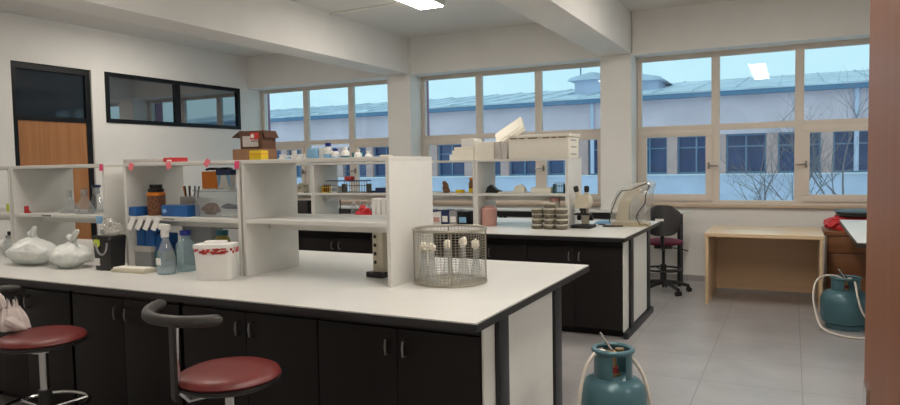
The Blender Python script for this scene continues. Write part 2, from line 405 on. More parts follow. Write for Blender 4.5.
# ------------------------------------------------------------------ ceiling lights
def lamp(x, y, label):
    t = thing('ceiling_light', label, 'light', (x, y, CEIL - .06), 0, 'ceiling lights')
    MB().box(-.165, .165, -.615, .615, .012, .06, bev=.004).out('frame', m_lampf, t)
    MB().box(-.145, .145, -.595, .595, 0, .012).out('diffuser', m_lamp, t)
lamp(-3.70, 6.33, 'long white ceiling light panel seen at the top edge, between the two beams')
lamp(-6.85, 6.0, 'white ceiling light panel above the far shelves, beyond the left beam')
lamp(-.62, 3.2, 'white ceiling light panel above the gas cylinder, mirrored in the big window')
lamp(-.62, 1.75, 'white ceiling light panel above the photographer, right of the stools')
lamp(-.62, 6.3, 'unseen added ceiling light panel above the aisle between the second bench and the desk')  # out of view, added so more warm light reaches the back wall
lamp(2.60, 2.5, 'unseen added ceiling light panel above the right side, beyond the open door')  # unseen extra panel, put in to warm the window wall
lamp(2.60, 6.3, 'unseen added ceiling light panel above the white side bench at the right')  # another unseen panel, added as warm fill for the back wall
lamp(-3.70, 2.5, 'white ceiling light panel above the near bench shelves')
lamp(-6.85, 2.5, 'white ceiling light panel above the left end of the near bench')

# ------------------------------------------------------------------ benches
def worktop(name, label, x0, x1, y0, y1, z1, th=.04):
    t = thing(name, label, 'worktop', ((x0 + x1) / 2, (y0 + y1) / 2, z1 - th)); hx, hy = (x1 - x0) / 2, (y1 - y0) / 2
    MB().box(-hx, hx, -hy, hy, 0, th - .006, bev=.003).out('edge_slab', m_edge, t)
    MB().box(-hx + .003, hx - .003, -hy + .003, hy - .003, th - .006, th).out('white_surface', m_top, t)
    return t
worktop('bench_worktop', 'long white worktop with black edge on the near bench', -6.62, -1.098, 2.376, 4.03, .88)
worktop('bench_worktop', 'white worktop with black edge on the second bench, carrying the microscope', -6.32, -1.225, 5.588, 7.288, .88)

def base_unit(w, seam, label, loc, dep=1.08):
    """front faces -Y; local x 0..w, seam between doors at x=seam"""
    t = thing('base_cabinet', label, 'cabinet', loc)
    MB().box(.002, w - .002, .02, dep, .07, .838).out('body', m_cab, t)
    MB().box(.002, w - .002, .09, dep - .06, 0, .07).out('plinth', m_cab, t)
    for a, c, hx in ((.003, seam - .002, seam - .045), (seam + .002, w - .003, seam + .045)):
        dd = MB().box(a, c, 0, .02, .075, .775, bev=.002).out('door', m_cab, t)
        h = MB(); h.tube([(hx, 0, .655), (hx, -.025, .660), (hx, -.03, .692), (hx, -.025, .724), (hx, 0, .729)], .006, 8)
        h.out('handle', m_handle, dd)
    MB().box(.003, w - .003, .004, .02, .78, .835, bev=.002).out('top_rail', m_cab, t)
    return t
base_unit(.850, .4415, 'black two-door base cabinet of the near bench beside the white end panel', (-2.0165, 2.556, 0))
u = base_unit(.905, .4525, 'black two-door base cabinet of the near bench behind the red stool, second from the panel', (-2.9225, 2.556, 0))
for k, lab in enumerate(('black two-door base cabinet of the near bench just left of the stool backrest',
                         'black two-door base cabinet of the near bench behind the stool with the bag',
                         'black base cabinet of the near bench at the left picture edge',
                         'black base cabinet at the far left end of the near bench')):
    dup(u, (-2.9235 - .925 * (k + 1), 2.556, 0), label=lab)
u = base_unit(.845, .435, 'black two-door base cabinet of the second bench beside its white end panel', (-2.12, 5.70, 0))
for k, lab in enumerate(('black base cabinet of the second bench second from its white end panel',
                         'black base cabinet of the second bench seen above the wire basket',
                         'black base cabinet of the second bench seen below the sockets',
                         'black base cabinet of the second bench seen under the left of the empty shelf')):
    dup(u, (-2.12 - .845 * (k + 1), 5.70, 0), label=lab)

def end_frame(label, x, y, y1):
    """x: outer face of the end, y: front edge of the worktop"""
    t = thing('bench_end', label, 'end panel', (x, y, 0))
    MB().box(-.008, 0, y1, 1.25, .06, .838).out('side_panel', m_white, t)
    for a in (.31, 1.09): MB().box(.001, .022, a, a + .115, .06, .838, bev=.003).out('post', m_post, t)
    MB().box(.001, .012, .445, 1.07, .075, .83).out('inset_panel', m_white, t)
    MB().box(-.006, .035, y1, 1.30, 0, .058, bev=.004).out('foot', m_post, t)
end_frame('white end panel with two black posts closing the near bench, beside the gas cylinder', -1.155, 2.376, .19)
end_frame('white end panel with two black posts closing the second bench, near the office chair', -1.262, 5.588, .122)

# wall counter under the windows
t = thing('wall_counter', 'narrow white counter with black front along the windows, behind the second bench', 'counter', (-4.6, 8.48, 0))
MB().box(-3.5, 3.52, -.12, .12, .878, .898).out('top', m_top, t)
MB().box(-3.5, 3.40, -.11, -.08, .80, .878).out('front_rail', m_edge, t)
for x in (-3.4, -1.2, 1.1, 3.40):
    for y in (-.06, .09): MB().box(x - .02, x + .02, y - .02, y + .02, 0, .878).out('leg', m_post, t)

# ------------------------------------------------------------------ shelving on the benches
def shelf_unit(label, x0, x1, y0, z0=.88, dep=.46, zt=1.552, rail=True, p=.022, sh=1.212):
    t = thing('bench_shelf', label, 'shelf', ((x0 + x1) / 2, y0, z0), group=None); hx = (x1 - x0) / 2; zt -= z0; sh -= z0
    for a in (-hx, hx - p): MB().box(a, a + p, 0, dep, 0, zt - .022, bev=.0015).out('side_panel', m_shelf, t)
    MB().box(-hx, hx, 0, dep, zt - .022, zt, bev=.0015).out('top_board', m_shelf, t)
    MB().box(-hx + p, hx - p, .003, dep - .003, sh - .024, sh, bev=.0015).out('shelf', m_shelf, t)
    if rail: MB().box(-hx + p, hx - p, .20, .22, sh - .075, sh - .024).out('shelf_rail', m_shelf, t)
    return t
YS = 2.925
shelf_unit('empty white open shelf unit on the near bench, beside the wire basket', -2.822, -1.826, YS)
shelf_unit('white open shelf unit on the near bench holding the jar, blue boxes and spray bottle', -3.826, -2.838, YS)
shelf_unit('white open shelf unit on the near bench holding the glass flasks', -5.030, -4.012, YS)
shelf_unit('white open shelf unit on the near bench at the left edge of the picture', -6.06, -5.045, YS)
YF = 6.22
shelf_unit('white shelf unit on the second bench carrying the big foam box', -2.865, -1.893, YF, p=.03)
shelf_unit('white shelf unit on the second bench seen between the basket and the foam boxes', -3.885, -2.868, YF)
shelf_unit('white shelf unit on the second bench seen through the empty shelf, holding the red item', -4.920, -3.888, YF)
shelf_unit('white shelf unit on the second bench seen through the left part of the empty shelf', -5.94, -4.923, YF)

# ------------------------------------------------------------------ lab stools
def stool(label, x, y, zs, ang, back_pts, br):
    t = thing('lab_stool', label, 'stool', (x, y, 0), 0, 'red lab stools')
    r = .205
    MB().lathe([(0, 0), (r - .012, 0), (r + .002, .010), (r + .003, .022), (r - .008, .024)], (0, 0, zs - .062), 40).out('seat_rim', m_blackpl, t)
    MB().lathe([(0, 0), (r - .006, 0), (r, .008), (r - .008, .022), (r - .04, .036), (r * .5, .041), (0, .042)], (0, 0, zs - .039), 40).out('seat', m_red, t)
    b = MB(); b.cyl((0, 0, .30), .022, zs - .375, 16); b.cyl((0, 0, zs - .10), .06, .025, 16); b.out('column', m_chrome, t)
    MB().cyl((0, 0, .10), .032, .28, 16).out('column_sleeve', m_blackpl, t)
    for k in range(5):
        a = ang + 2 * pi * k / 5
        lg = MB().tube([(.02 * cos(a), .02 * sin(a), .13), (.15 * cos(a), .15 * sin(a), .10), (.27 * cos(a), .27 * sin(a), .035)], [.024, .02, .016], 8).out('leg', m_blackpl, t)
        MB().cyl((.27 * cos(a), .27 * sin(a), 0), .022, .035, 12).out('foot', m_blackpl, lg)
    b = MB(); b.tube([(.20 * cos(2 * pi * k / 32), .20 * sin(2 * pi * k / 32), .30) for k in range(32)], .010, 8, closed=True)
    for k in range(3):
        a = ang + .3 + 2 * pi * k / 3; b.tube([(.03 * cos(a), .03 * sin(a), .28), (.2 * cos(a), .2 * sin(a), .30)], .008, 6)
    b.out('foot_ring', m_chrome, t)
    pts = [Vector(p) - Vector((x, y, 0)) for p in back_pts]
    # smooth the arc
    sm = []
    for i in range(len(pts) - 1):
        p0, p1, p2, p3 = pts[max(i - 1, 0)], pts[i], pts[i + 1], pts[min(i + 2, len(pts) - 1)]
        for k in range(6):
            u = k / 6; sm.append(.5 * ((2 * p1) + (p2 - p0) * u + (2 * p0 - 5 * p1 + 4 * p2 - p3) * u * u + (3 * p1 - p0 - 3 * p2 + p3) * u ** 3))
    sm.append(pts[-1]); n = len(sm); rad = [br * (.35 + .65 * min(1, (min(i, n - 1 - i) + .3) / 2.2)) for i in range(n)]
    MB().tube(sm, rad, 14).out('back_pad', m_brownpad, t)
    mid = pts[len(pts) // 2]
    q = Vector((mid.x, mid.y, 0)); dq = q.normalized()
    br_pts = [dq * .05 + Vector((0, 0, zs - .095)), dq * .16 + Vector((0, 0, zs - .098)), q * 1.0 + Vector((0, 0, zs - .05)), q * 1.02 + Vector((0, 0, zs + .06)), mid]
    MB().tube(br_pts, .013, 8).out('back_bracket', m_chrome, t)
    a = math.atan2(q.y, q.x)
    b = MB(); b.box(-.006, .008, -.032, .032, zs - .09, mid.z - .01, M=T(q.x * 1.06, q.y * 1.06, 0, a), bev=.003); b.out('bracket_cover', m_blackpl, t)
    return t
stool('round red lab stool with curved dark backrest in front of the near bench', -2.03, 2.0, .70, .3,
      [(-2.375, 1.985, .94), (-2.325, 1.87, .935), (-2.25, 1.815, .922), (-2.12, 1.82, .917), (-2.03, 1.86, .917), (-1.965, 1.91, .918)], .024)
stool('round red lab stool with an off-white bag on it, at the left edge', -3.445, 2.12, .68, .8,
      [(-4.0, 2.02, .895), (-3.93, 1.955, .895), (-3.84, 1.96, .89), (-3.77, 2.03, .887), (-3.70, 2.17, .885)], .022)
bb = bmesh.new(); NB = 26; rows = []
for iz in range(9):
    zz = iz / 8; row = []
    for k in range(NB):
        a = 2 * pi * k / NB; q = (1 - .55 * zz ** 1.5) * (1 + .10 * sin(k * 2.4 + iz * .4) + .07 * sin(k * 5.1 + 1)); 
        row.append(bb.verts.new((.095 * q * cos(a) - .03 * zz, .075 * q * sin(a), .125 * zz + (.035 * sin(k * 1.9) if iz == 8 else 0))))
    rows.append(row)
for A, B in zip(rows, rows[1:]):
    for k in range(NB): bb.faces.new((A[k], A[(k + 1) % NB], B[(k + 1) % NB], B[k]))
bb.faces.new(rows[0]); bmesh.ops.recalc_face_normals(bb, faces=bb.faces[:])
b = MB(); b.merge(bb)
b.tube([(-.02, -.03, .11), (-.05, -.035, .16), (-.06, -.04, .20)], [.022, .026, .008], 8)
b.tube([(.06, -.05, .05), (.10, -.055, .045), (.155, -.045, .03), (.175, -.04, .02)], [.03, .028, .02, .006], 8)
tag(b.out('bag', m_clothbag, None, (-3.655, 2.095, .6855)), 'crumpled off-white bag lying on the left stool seat', 'bag')

# ------------------------------------------------------------------ gas cylinders
def cylinder(label, x, y, r, h, hc, rz, hosepts, lever=True):
    t = thing('gas_cylinder', label, 'gas cylinder', (x, y, 0), rz, 'teal gas cylinders')
    prof = [(0, .035), (r * .6, .03), (r * .93, .06), (r, .11), (r, h - .115), (r * .985, h - .085), (r * .925, h - .05), (r * .80, h - .022), (r * .6, h - .006), (0, h)]
    b = MB(); b.lathe(prof, (0, 0, 0), 48); b.lathe([(r * 1.003, h * .52), (r * 1.008, h * .525), (r * 1.008, h * .535), (r * 1.003, h * .54)], (0, 0, 0), 48); b.out('body', m_teal, t)
    MB().lathe([(r * .72, 0), (r * .76, 0), (r * .76, .06), (r * .72, .06), (r * .72, 0)], (0, 0, 0), 40).out('foot_ring', m_teal, t)
    rc = r * .57; b = MB()
    for a0, a1 in ((pi * .78, pi * 1.42), (pi * 1.66, pi * 1.95), (pi * .12, pi * .6)):
        b.lathe([(rc - .004, h - .05), (rc, h - .05), (rc, hc), (rc - .004, hc), (rc - .004, h - .05)], (0, 0, 0), 14, a0=a0, a1=a1)
    b.tube([(rc * cos(2 * pi * k / 36), rc * sin(2 * pi * k / 36), hc) for k in range(36)], .012, 10, closed=True)
    b.out('collar', m_teal, t)
    v = MB(); v.cyl((0, 0, h - .01), .035, .02, 16); v.cyl((0, 0, h), .016, hc - h - .03, 12); v.tube([(-.05, 0, hc - .02), (.05, .01, hc - .02)], .016, 10)
    v.cyl((.03, 0, hc - .03), .02, .035, 12); v.out('valve', m_brass, t)
    v = MB(); v.cyl((0, 0, h + .008), .024, .03, 12); v.cyl((0, 0, h + .04), .015, .03, 12); v.out('valve_knob', m_valvered, t)
    if lever: MB().tube([(0, 0, hc - .01), (-.025, .01, hc + .03), (-.055, .02, hc + .075)], .006, 8).out('lever', m_chrome, t)
    pts = [Vector(p) for p in hosepts]; sm = []
    for i in range(len(pts) - 1):
        p0, p1, p2, p3 = pts[max(i - 1, 0)], pts[i], pts[i + 1], pts[min(i + 2, len(pts) - 1)]
        for k in range(8):
            u = k / 8; sm.append(.5 * ((2 * p1) + (p2 - p0) * u + (2 * p0 - 5 * p1 + 4 * p2 - p3) * u * u + (3 * p1 - p0 - 3 * p2 + p3) * u ** 3))
    sm.append(pts[-1]); MB().tube(sm, .0085, 10).out('hose', m_hose, t)
    return t
cylinder('teal gas cylinder in the foreground, beside the white end of the near bench', -.722, 3.04, .150, .535, .65, YAW,
         [(-.04, -.01, .645), (-.09, -.03, .64), (-.145, -.05, .55), (-.172, -.07, .38), (-.18, -.09, .18), (-.14, -.2, .02), (.0, -.28, .012), (.12, -.24, .03), (.18, -.10, .16), (.175, -.03, .34), (.135, -.01, .53), (.075, .0, .615), (.03, .005, .63)])
cylinder('squat teal gas cylinder at the right, beside the open door and the desk', .43, 6.86, .200, .345, .445, .1,
         [(-.03, -.01, 0.443), (-.12, -.03, 0.469), (-.22, -.08, 0.447), (-.27, -.14, 0.344), (-.265, -.2, 0.189), (-.22, -.28, 0.052), (-.1, -.36, 0.012), (.06, -.42, 0.012), (.22, -.36, 0.012), (.20, -.22, 0.050), (.10, -.21, 0.172), (.06, -.2, 0.310), (.05, -.1, 0.430), (.02, -.02, 0.443)])

# ------------------------------------------------------------------ office chair
t = thing('office_chair', 'tall black office chair with maroon seat behind the end of the second bench', 'chair', (-1.315, 8.0, 0), .12)
MB().ball((0, 0, 0), .22, .21, .045, 4).out('seat', m_maroon, t).location = (0, .04, .575)
b = MB(); 
prof = []
bm2 = bmesh.new(); G = []
for i in range(13):
    u = -1 + 2 * i / 12; row = []
    for j in range(9):
        v = -1 + 2 * j / 8; k = (1 - abs(u) ** 3.2 * .0); hw = .205 * (1 - .22 * max(0, -v) ** 1.5) * (1 - .35 * max(0, v) ** 4)
        row.append((u * hw, -.05 * (1 - u * u) + .03 * v, .17 * v * (1 - .25 * u ** 4)))
    G.append(row)
for side in (0, .035):
    pass
vA = [[bm2.verts.new((p[0], p[1], p[2])) for p in r] for r in G]; vB = [[bm2.verts.new((p[0] * .97, p[1] + .04, p[2] * .97)) for p in r] for r in G]
for i in range(12):
    for j in range(8):
        bm2.faces.new((vA[i][j], vA[i + 1][j], vA[i + 1][j + 1], vA[i][j + 1])); bm2.faces.new((vB[i][j], vB[i][j + 1], vB[i + 1][j + 1], vB[i + 1][j]))
for i in range(12):
    bm2.faces.new((vA[i][0], vB[i][0], vB[i + 1][0], vA[i + 1][0])); bm2.faces.new((vA[i][8], vA[i + 1][8], vB[i + 1][8], vB[i][8]))
for j in range(8):
    bm2.faces.new((vA[0][j], vA[0][j + 1], vB[0][j + 1], vB[0][j])); bm2.faces.new((vA[12][j], vB[12][j], vB[12][j + 1], vA[12][j + 1]))
bmesh.ops.recalc_face_normals(bm2, faces=bm2.faces[:])
b.merge(bm2); bo = b.out('backrest', m_blackpl, t); bo.location = (0, -.21, .845)
MB().box(-.045, .045, -.004, 0, -.06, -.035).out('sticker', m_paper, bo).location = (-.03, -.057, .055)
b = MB(); b.tube([(0, -.215, .80), (0, -.255, .70), (0, -.235, .56), (0, -.14, .51), (0, 0, .51)], .022, 8); b.out('back_support', m_blackpl, t)
b = MB(); b.cyl((0, 0, .10), .035, .22, 14); b.cyl((0, 0, .32), .018, .2, 14); b.box(-.1, .1, -.1, .1, .51, .54, bev=.01); b.out('gas_lift', m_blackpl, t)
MB().tube([(.05, 0, .515), (.16, -.02, .51), (.27, -.04, .485)], .007, 8).out('lever', m_blackpl, t)
b = MB(); b.tube([(.21 * cos(2 * pi * k / 32), .21 * sin(2 * pi * k / 32), .265) for k in range(32)], .012, 8, closed=True)
for k in range(3): b.tube([(0, 0, .25), (.21 * cos(k * 2.1), .21 * sin(k * 2.1), .265)], .008, 6)
b.out('foot_ring', m_blackpl, t)
for k in range(5):
    a = -.95 + 2 * pi * k / 5
    lg = MB().tube([(.02 * cos(a), .02 * sin(a), .115), (.16 * cos(a), .16 * sin(a), .105), (.29 * cos(a), .29 * sin(a), .07)], [.03, .025, .018], 8).out('leg', m_blackpl, t)
    c = MB()
    for s in (-.02, .02): c.cyl((0, 0, -.009), .028, .018, 16, M=T(.29 * cos(a), .29 * sin(a), .028, a) @ Matrix.Translation((0, s, 0)) @ Matrix.Rotation(pi / 2, 4, 'X'))
    c.box(-.012, .012, -.012, .012, .02, .065, M=T(.29 * cos(a), .29 * sin(a), 0, a)); c.out('caster', m_blackpl, lg)

# ------------------------------------------------------------------ desk, cabinet and white table on the right
t = thing('desk', 'plain beech-coloured desk standing below the big window', 'desk', (-.27, 8.0, 0))
MB().box(-.545, .555, -.55, .42, .712, .75, bev=.003).out('desktop', m_desk, t)
for a in (-.535, .515): MB().box(a, a + .03, -.54, .40, 0, .712, bev=.002).out('side_panel', m_desk, t)
MB().box(-.505, .515, .33, .352, .03, .712).out('back_panel', m_deskpanel, t)
t = thing('drawer_cabinet', 'orange-brown wooden drawer cabinet behind the gas cylinder, right of the desk', 'cabinet', (.90, 8.0, 0))
MB().box(-.57, .57, .02, .58, .04, .70).out('body', m_orangew, t)
MB().box(-.60, .60, 0, .60, .70, .745, bev=.004).out('top', m_orangew, t)
MB().box(-.55, .55, .05, .55, 0, .04).out('plinth', m_orangew, t)
for k, (a, c) in enumerate(((.53, .69), (.30, .51), (.06, .28))):
    dr = MB().box(-.55, .55, 0, .02, a, c, bev=.003).out('drawer', m_orangew, t)
    MB().tube([(-.06, 0, (a + c) / 2), (-.06, -.025, (a + c) / 2), (.06, -.025, (a + c) / 2), (.06, 0, (a + c) / 2)], .006, 8).out('handle', m_handle, dr)
b = MB(); b.ball((0, 0, .075), .27, .17, .085, 4, .45, 8, 4, flat=0); b.ball((-.18, -.06, .06), .12, .1, .07, 3, .5, 8, 9, flat=0)
tag(b.out('plastic_bag', m_redp, None, (.62, 8.27, .746)), 'crumpled red bag lying on the brown drawer cabinet', 'bag')
b = MB(); b.lathe([(0, .02), (.17, .02), (.18, 0), (.205, 0), (.205, .035), (.19, .045), (0, .045)], (0, 0, 0), 40, M=T(0, 0, 0, 0, .05))
b.lathe([(.20, 0), (.215, 0), (.215, .012), (.20, .012)], (0, 0, .03), 40, M=T(0, 0, 0, 0, .05))
tag(b.out('round_lid', m_blackpl, None, (.62, 8.27, .905)), 'round black plastic lid resting on the red bag', 'lid')
t = thing('side_bench', 'white-topped bench running along the right side, partly behind the open door', 'bench', (1.0, 6.83, 0))
MB().box(-.568, .6, -1.06, 1.06, .874, .88).out('white_surface', m_top, t)
MB().box(-.57, .602, -1.062, 1.062, .842, .874, bev=.002).out('edge_slab', m_edge, t)
for a in (.16, .55):
    for y in (-1.0, 1.0): MB().box(a - .025, a + .025, y - .025, y + .025, 0, .842).out('leg', m_post, t)

# ------------------------------------------------------------------ generic small things
def bottle(name, label, cat, x, y, z, r, h, body, cap, group=None, hs=.62, rn=.42, hcap=.14, band=None):
    t = thing(name, label, cat, (x, y, z), 0, group)
    MB().lathe([(0, 0), (r * .94, 0), (r, h * .02), (r, h * hs), (r * .93, h * (hs + .06)), (r * rn, h * (hs + .18)), (r * rn, h * (1 - hcap * .4)), (0, h * (1 - hcap * .4))], (0, 0, 0), 24).out('body', body, t)
    MB().lathe([(0, 0), (r * rn * 1.25, 0), (r * rn * 1.25, h * hcap), (0, h * hcap)], (0, 0, h * (1 - hcap)), 20).out('cap', cap, t)
    if band: MB().lathe([(r * 1.002, h * .2), (r * 1.012, h * .2), (r * 1.012, h * .45), (r * 1.002, h * .45)], (0, 0, 0), 24).out('label_band', band, t)
    return t
def carton(name, label, cat, x, y, z, w, d, h, mm, rz=0, group=None, bev=.003):
    return tag(MB().box(-w / 2, w / 2, -d / 2, d / 2, 0, h, bev=bev).out(name, mm, None, (x, y, z), rz), label, cat, group)
ZT = 1.5525; ZS = 1.2125; ZW = .8805

# wire basket with cotton-stoppered flasks
BX, BY, BR, BH = -1.622, 3.19, .191, .285
t = thing('wire_basket', 'round steel wire basket of flasks on the near worktop', 'basket', (BX, BY, ZW))
b = MB(); n = 60
for k in range(n):
    a = 2 * pi * k / n; x, y = BR * cos(a), BR * sin(a); b.tube([(x, y, .012), (x, y, BH)], .0011, 3)
for k in range(19):
    z = .02 + k * (BH - .03) / 18; b.tube([(BR * cos(2 * pi * q / 40), BR * sin(2 * pi * q / 40), z) for q in range(40)], .0010, 3, closed=True)
b.out('wire_mesh', m_steel, t)
b = MB(); b.tube([((BR + .002) * cos(2 * pi * q / 48), (BR + .002) * sin(2 * pi * q / 48), BH) for q in range(48)], .0065, 8, closed=True); b.out('rim', m_steel, t)
b = MB(); b.tube([(BR * cos(2 * pi * q / 48), BR * sin(2 * pi * q / 48), .008) for q in range(48)], .006, 8, closed=True)
for k in range(-6, 7):
    y = k * .026; xx = math.sqrt(max(0, BR * BR - y * y)); b.tube([(-xx, y, .006), (xx, y, .006)], .0014, 4); b.tube([(y, -xx, .008), (y, xx, .008)], .0014, 4)
b.out('base_grid', m_steel, t)
for k in range(4):
    a = .5 + k * pi / 2; MB().tube([(BR * cos(a), BR * sin(a), .01), (BR * cos(a), BR * sin(a), BH)], .004, 6).out('upright', m_steel, t)
def flask(name, label, cat, x, y, z, r, h, rn, stop=None, group=None):
    t = thing(name, label, cat, (x, y, z), 0, group)
    MB().lathe([(0, .002), (r * .9, .002), (r, .010), (r * .92, h * .14), (rn * 1.1, h * .62), (rn, h * .70), (rn, h * .97), (rn * 1.25, h), (rn * .9, h), (rn * .9, h * .7)], (0, 0, 0), 24).out('glass_body', m_flask, t)
    if stop == 'cotton': MB().ball((0, 0, h + .012), rn * 1.35, None, .028, 3, .45, 9, x * 50).out('cotton_stopper', m_cotton, t)
    elif stop: MB().cyl((0, 0, h * .95), rn * 1.3, h * .1, 14).out('stopper', stop, t)
    return t
fl = [(-.140, .0, .033, 'cotton-stoppered flask in the wire basket, leftmost against the shelf side'),
      (-.095, -.06, .034, 'cotton-stoppered flask in the wire basket, second from the left'),
      (-.014, .05, .036, 'cotton-stoppered flask in the middle of the wire basket'),
      (.070, -.01, .036, 'tallest cotton-stoppered flask, right of the middle of the wire basket'),
      (.138, .02, .034, 'cotton-stoppered flask in the wire basket, rightmost')]
fl = [(u * cos(YAW) - w_ * sin(YAW), u * sin(YAW) + w_ * cos(YAW), r, lab) for u, w_, r, lab in fl]
for k, (dx, dy, r, lab) in enumerate(fl):
    flask('conical_flask', lab, 'flask', BX + dx, BY + dy, ZW + .0095, r, (.165, .168, .172, .19, .172)[k], .0155, 'cotton', 'flasks in the wire basket')

# socket tower
t = thing('socket_block', 'upright grey multi-socket block on a black foot under the empty shelf', 'power socket', (-2.06, 3.20, ZW), -.15)
MB().box(-.075, .045, -.05, .05, 0, .03, bev=.004).out('foot', m_blackpl, t)
MB().box(-.040, .036, -.03, .03, .03, .275, bev=.004).out('housing', m_cream, t)
for k in range(4):
    z = .085 + k * .048
    b = MB(); b.box(-.034, -.0, -.034, -.03, z - .019, z + .019, bev=.001); so = b.out('socket', m_cream, t)
    b = MB(); b.cyl((0, 0, 0), .011, .001, 14, M=T(-.017, -.0342, z, 0, pi / 2)); b.out('socket_hole', m_blackpl, so)
MB().tube([(.01, .03, .05), (.04, .06, .03), (.06, .14, .008), (.04, .30, .008), (.0, .45, .008)], .005, 6).out('power_cord', m_blackpl, t)

# shelf with the jar, left of the empty one
YB = 3.08
carton('tissue_box', 'blue cardboard box at the left end of the jar shelf', 'box', -3.766, 2.985, ZS, .068, .10, .058, m_blue)
t = thing('lidded_jar', 'tall jar of brown and red bits with black lid on the shelf', 'jar', (-3.675, 3.045, ZS))
MB().lathe([(0, 0), (.052, 0), (.056, .01), (.056, .135), (.05, .148), (0, .148)], (0, 0, 0), 24).out('body', m_brown, t)
MB().lathe([(.0565, .128), (.0585, .128), (.0585, .142), (.05, .15)], (0, 0, 0), 24).out('orange_band', m_orange, t)
b = MB(); b.lathe([(0, 0), (.048, 0), (.050, .02), (.036, .024), (.034, .045), (0, .045)], (0, 0, .149), 20)
for k in range(8): b.box(-.006, .006, -.006, .006, .17, .198, M=T(.033 * cos(k * .785), .033 * sin(k * .785), 0, k * .785))
b.out('lid', m_blackpl, t)
t = thing('pen_cup', 'white cup of pens behind the blue box on the jar shelf', 'cup', (-3.525, 3.19, ZS))
MB().box(-.055, .055, -.04, .04, 0, .115, bev=.003).out('cup', m_greyfoam, t)
for k, (dx, dy, tx, mm) in enumerate(((-.03, 0, -.25, m_blackpl), (-.015, .01, -.12, m_olive), (0, -.01, .1, m_blackpl), (.02, 0, .3, m_dblue), (.035, .01, .45, m_blackpl), (-.04, .01, -.45, m_orange))):
    MB().cyl((0, 0, 0), .005, .155, 8, M=T(dx, dy, .03, 0, 0, tx * .5)).out('pen', mm, t)
carton('white_box', 'small white box behind the blue tissue box on the jar shelf', 'box', -3.40, 3.21, ZS, .11, .07, .105, m_paper)
t = thing('tissue_box', 'long blue tissue box in the middle of the jar shelf', 'box', (-3.43, 3.02, ZS))
MB().box(-.115, .115, -.05, .05, 0, .070, bev=.003).out('carton', m_blue, t)
MB().ball((-.085, -.051, .034), .02, .001, .014, 2).out('front_mark', m_lblue, t)
t = thing('food_container', 'clear plastic container with brown contents on the jar shelf', 'container', (-3.115, 3.08, ZS))
b = MB(); b.box(-.165, .165, -.085, .085, 0, .156, bev=.008); b.out('tub', m_clear, t)
b = MB(); b.box(-.172, .172, -.092, .092, .156, .168, bev=.004); b.box(-.06, .06, -.095, -.06, .168, .176, bev=.003); b.out('lid', m_clear, t)
b = MB(); b.ball((-.09, -.02, .045), .055, .05, .035, 3, .5, 9, 3); b.out('brown_contents', m_brown, t)
b = MB(); b.tube([(.01, -.03, .06), (.06, -.03, .065), (.13, -.03, .06)], [.008, .018, .012], 10); b.out('dark_brush', m_dblue, t)
carton('orange_box', 'square orange box standing on the clear plastic container', 'box', -3.215, 3.09, ZS + .1690, .135, .055, .108, m_orange)
t = thing('blue_pouch', 'blue and white pouch standing on the clear plastic container, right of the orange box', 'pouch', (-3.075, 3.06, ZS + .1685))
b = MB(); b.prism([(-.05, 0), (.05, 0), (.056, .07), (.062, .118), (-.062, .118), (-.056, .07)], 'Y', -.02, .02); b.out('body', m_paper, t)
MB().box(-.062, .062, -.022, .022, .085, .119, bev=.002).out('blue_top', m_dblue, t)
for q in (-1, 1): MB().prism([(q * .05, .085), (q * .02, .085), (q * .035, .03), (q * .05, .01)], 'Y', -.022, -.019).out('blue_panel', m_lblue, t)
b = MB(); rg = random.Random(5)
b.tube([(-.10 + .2 * k / 40, .03 * sin(k * .9), .009 + .008 * abs(sin(k * .6))) for k in range(41)], .0055, 6)
tag(b.out('cable', m_blackpl, None, (-3.165, 3.09, ZS + .2785)), 'black coiled cable lying on the orange box', 'cable')
carton('tray', 'flat white lid lying on top of the jar shelf unit, left end', 'lid', -3.695, 3.06, ZT, .29, .24, .024, m_greyfoam)
t = thing('red_box', 'flat red and white box on top of the jar shelf unit', 'box', (-3.49, 3.05, ZT)); MB().box(-.052, .052, -.05, .05, 0, .028, bev=.002).out('carton', m_redp, t); MB().box(-.02, .02, -.0512, -.05, .004, .014).out('white_mark', m_paper, t)

def note(x, z, mm, rz, label, w=.042, y=YS - .003):
    b = MB(); b.box(-w / 2, w / 2, -.0012, .0012, -.045, 0, M=T(0, 0, 0, 0, -.10, rz)); return tag(b.out('sticky_note', mm, None, (x, y, z)), label, 'sticky note', 'sticky notes on the shelf fronts')
note(-3.735, 1.550, m_pink, .35, 'tilted pink sticky note at the left end of the jar shelf top edge')
note(-3.412, 1.553, m_pink, -.35, 'tilted pink sticky note below the red box on the shelf top edge')
note(-3.07, 1.560, m_pink, .6, 'pink sticky note above the orange box on the shelf top edge', .035)
note(-2.848, 1.548, m_pinkdeep, .0, 'deep pink sticky note where the jar shelf meets the empty shelf', .034)
note(-4.03, 1.550, m_pinkdeep, .0, 'deep pink sticky note on the right upright of the flask shelf', .034)
t = thing('shelf_label', 'narrow white strip with black lettering on the jar shelf edge', 'label', (-3.43, YS + .001, ZS - .019)); MB().box(-.055, .055, -.003, 0, 0, .016).out('strip', m_paper, t)
b = MB(); xx = -.048
for wl in (.012, .008, .014, .006, .012, .010, .008, .012): b.box(xx, xx + wl * .8, -.0036, -.003, .004, .012); xx += wl + .0025
b.out('lettering', m_black, t)
for k in range(4):
    tag(MB().box(-.017, .017, -.001, .001, -.085, 0, M=T(0, 0, 0, .3, -.10, .42)).out('paper_tag', m_paper, None, (-3.735 + k * .074, YS - .006, ZS - .004)), ('leftmost', 'second from the left', 'third from the left', 'rightmost')[k] + ' of the white paper tags hanging below the jar shelf', 'paper tag', 'paper tags hanging from the jar shelf')

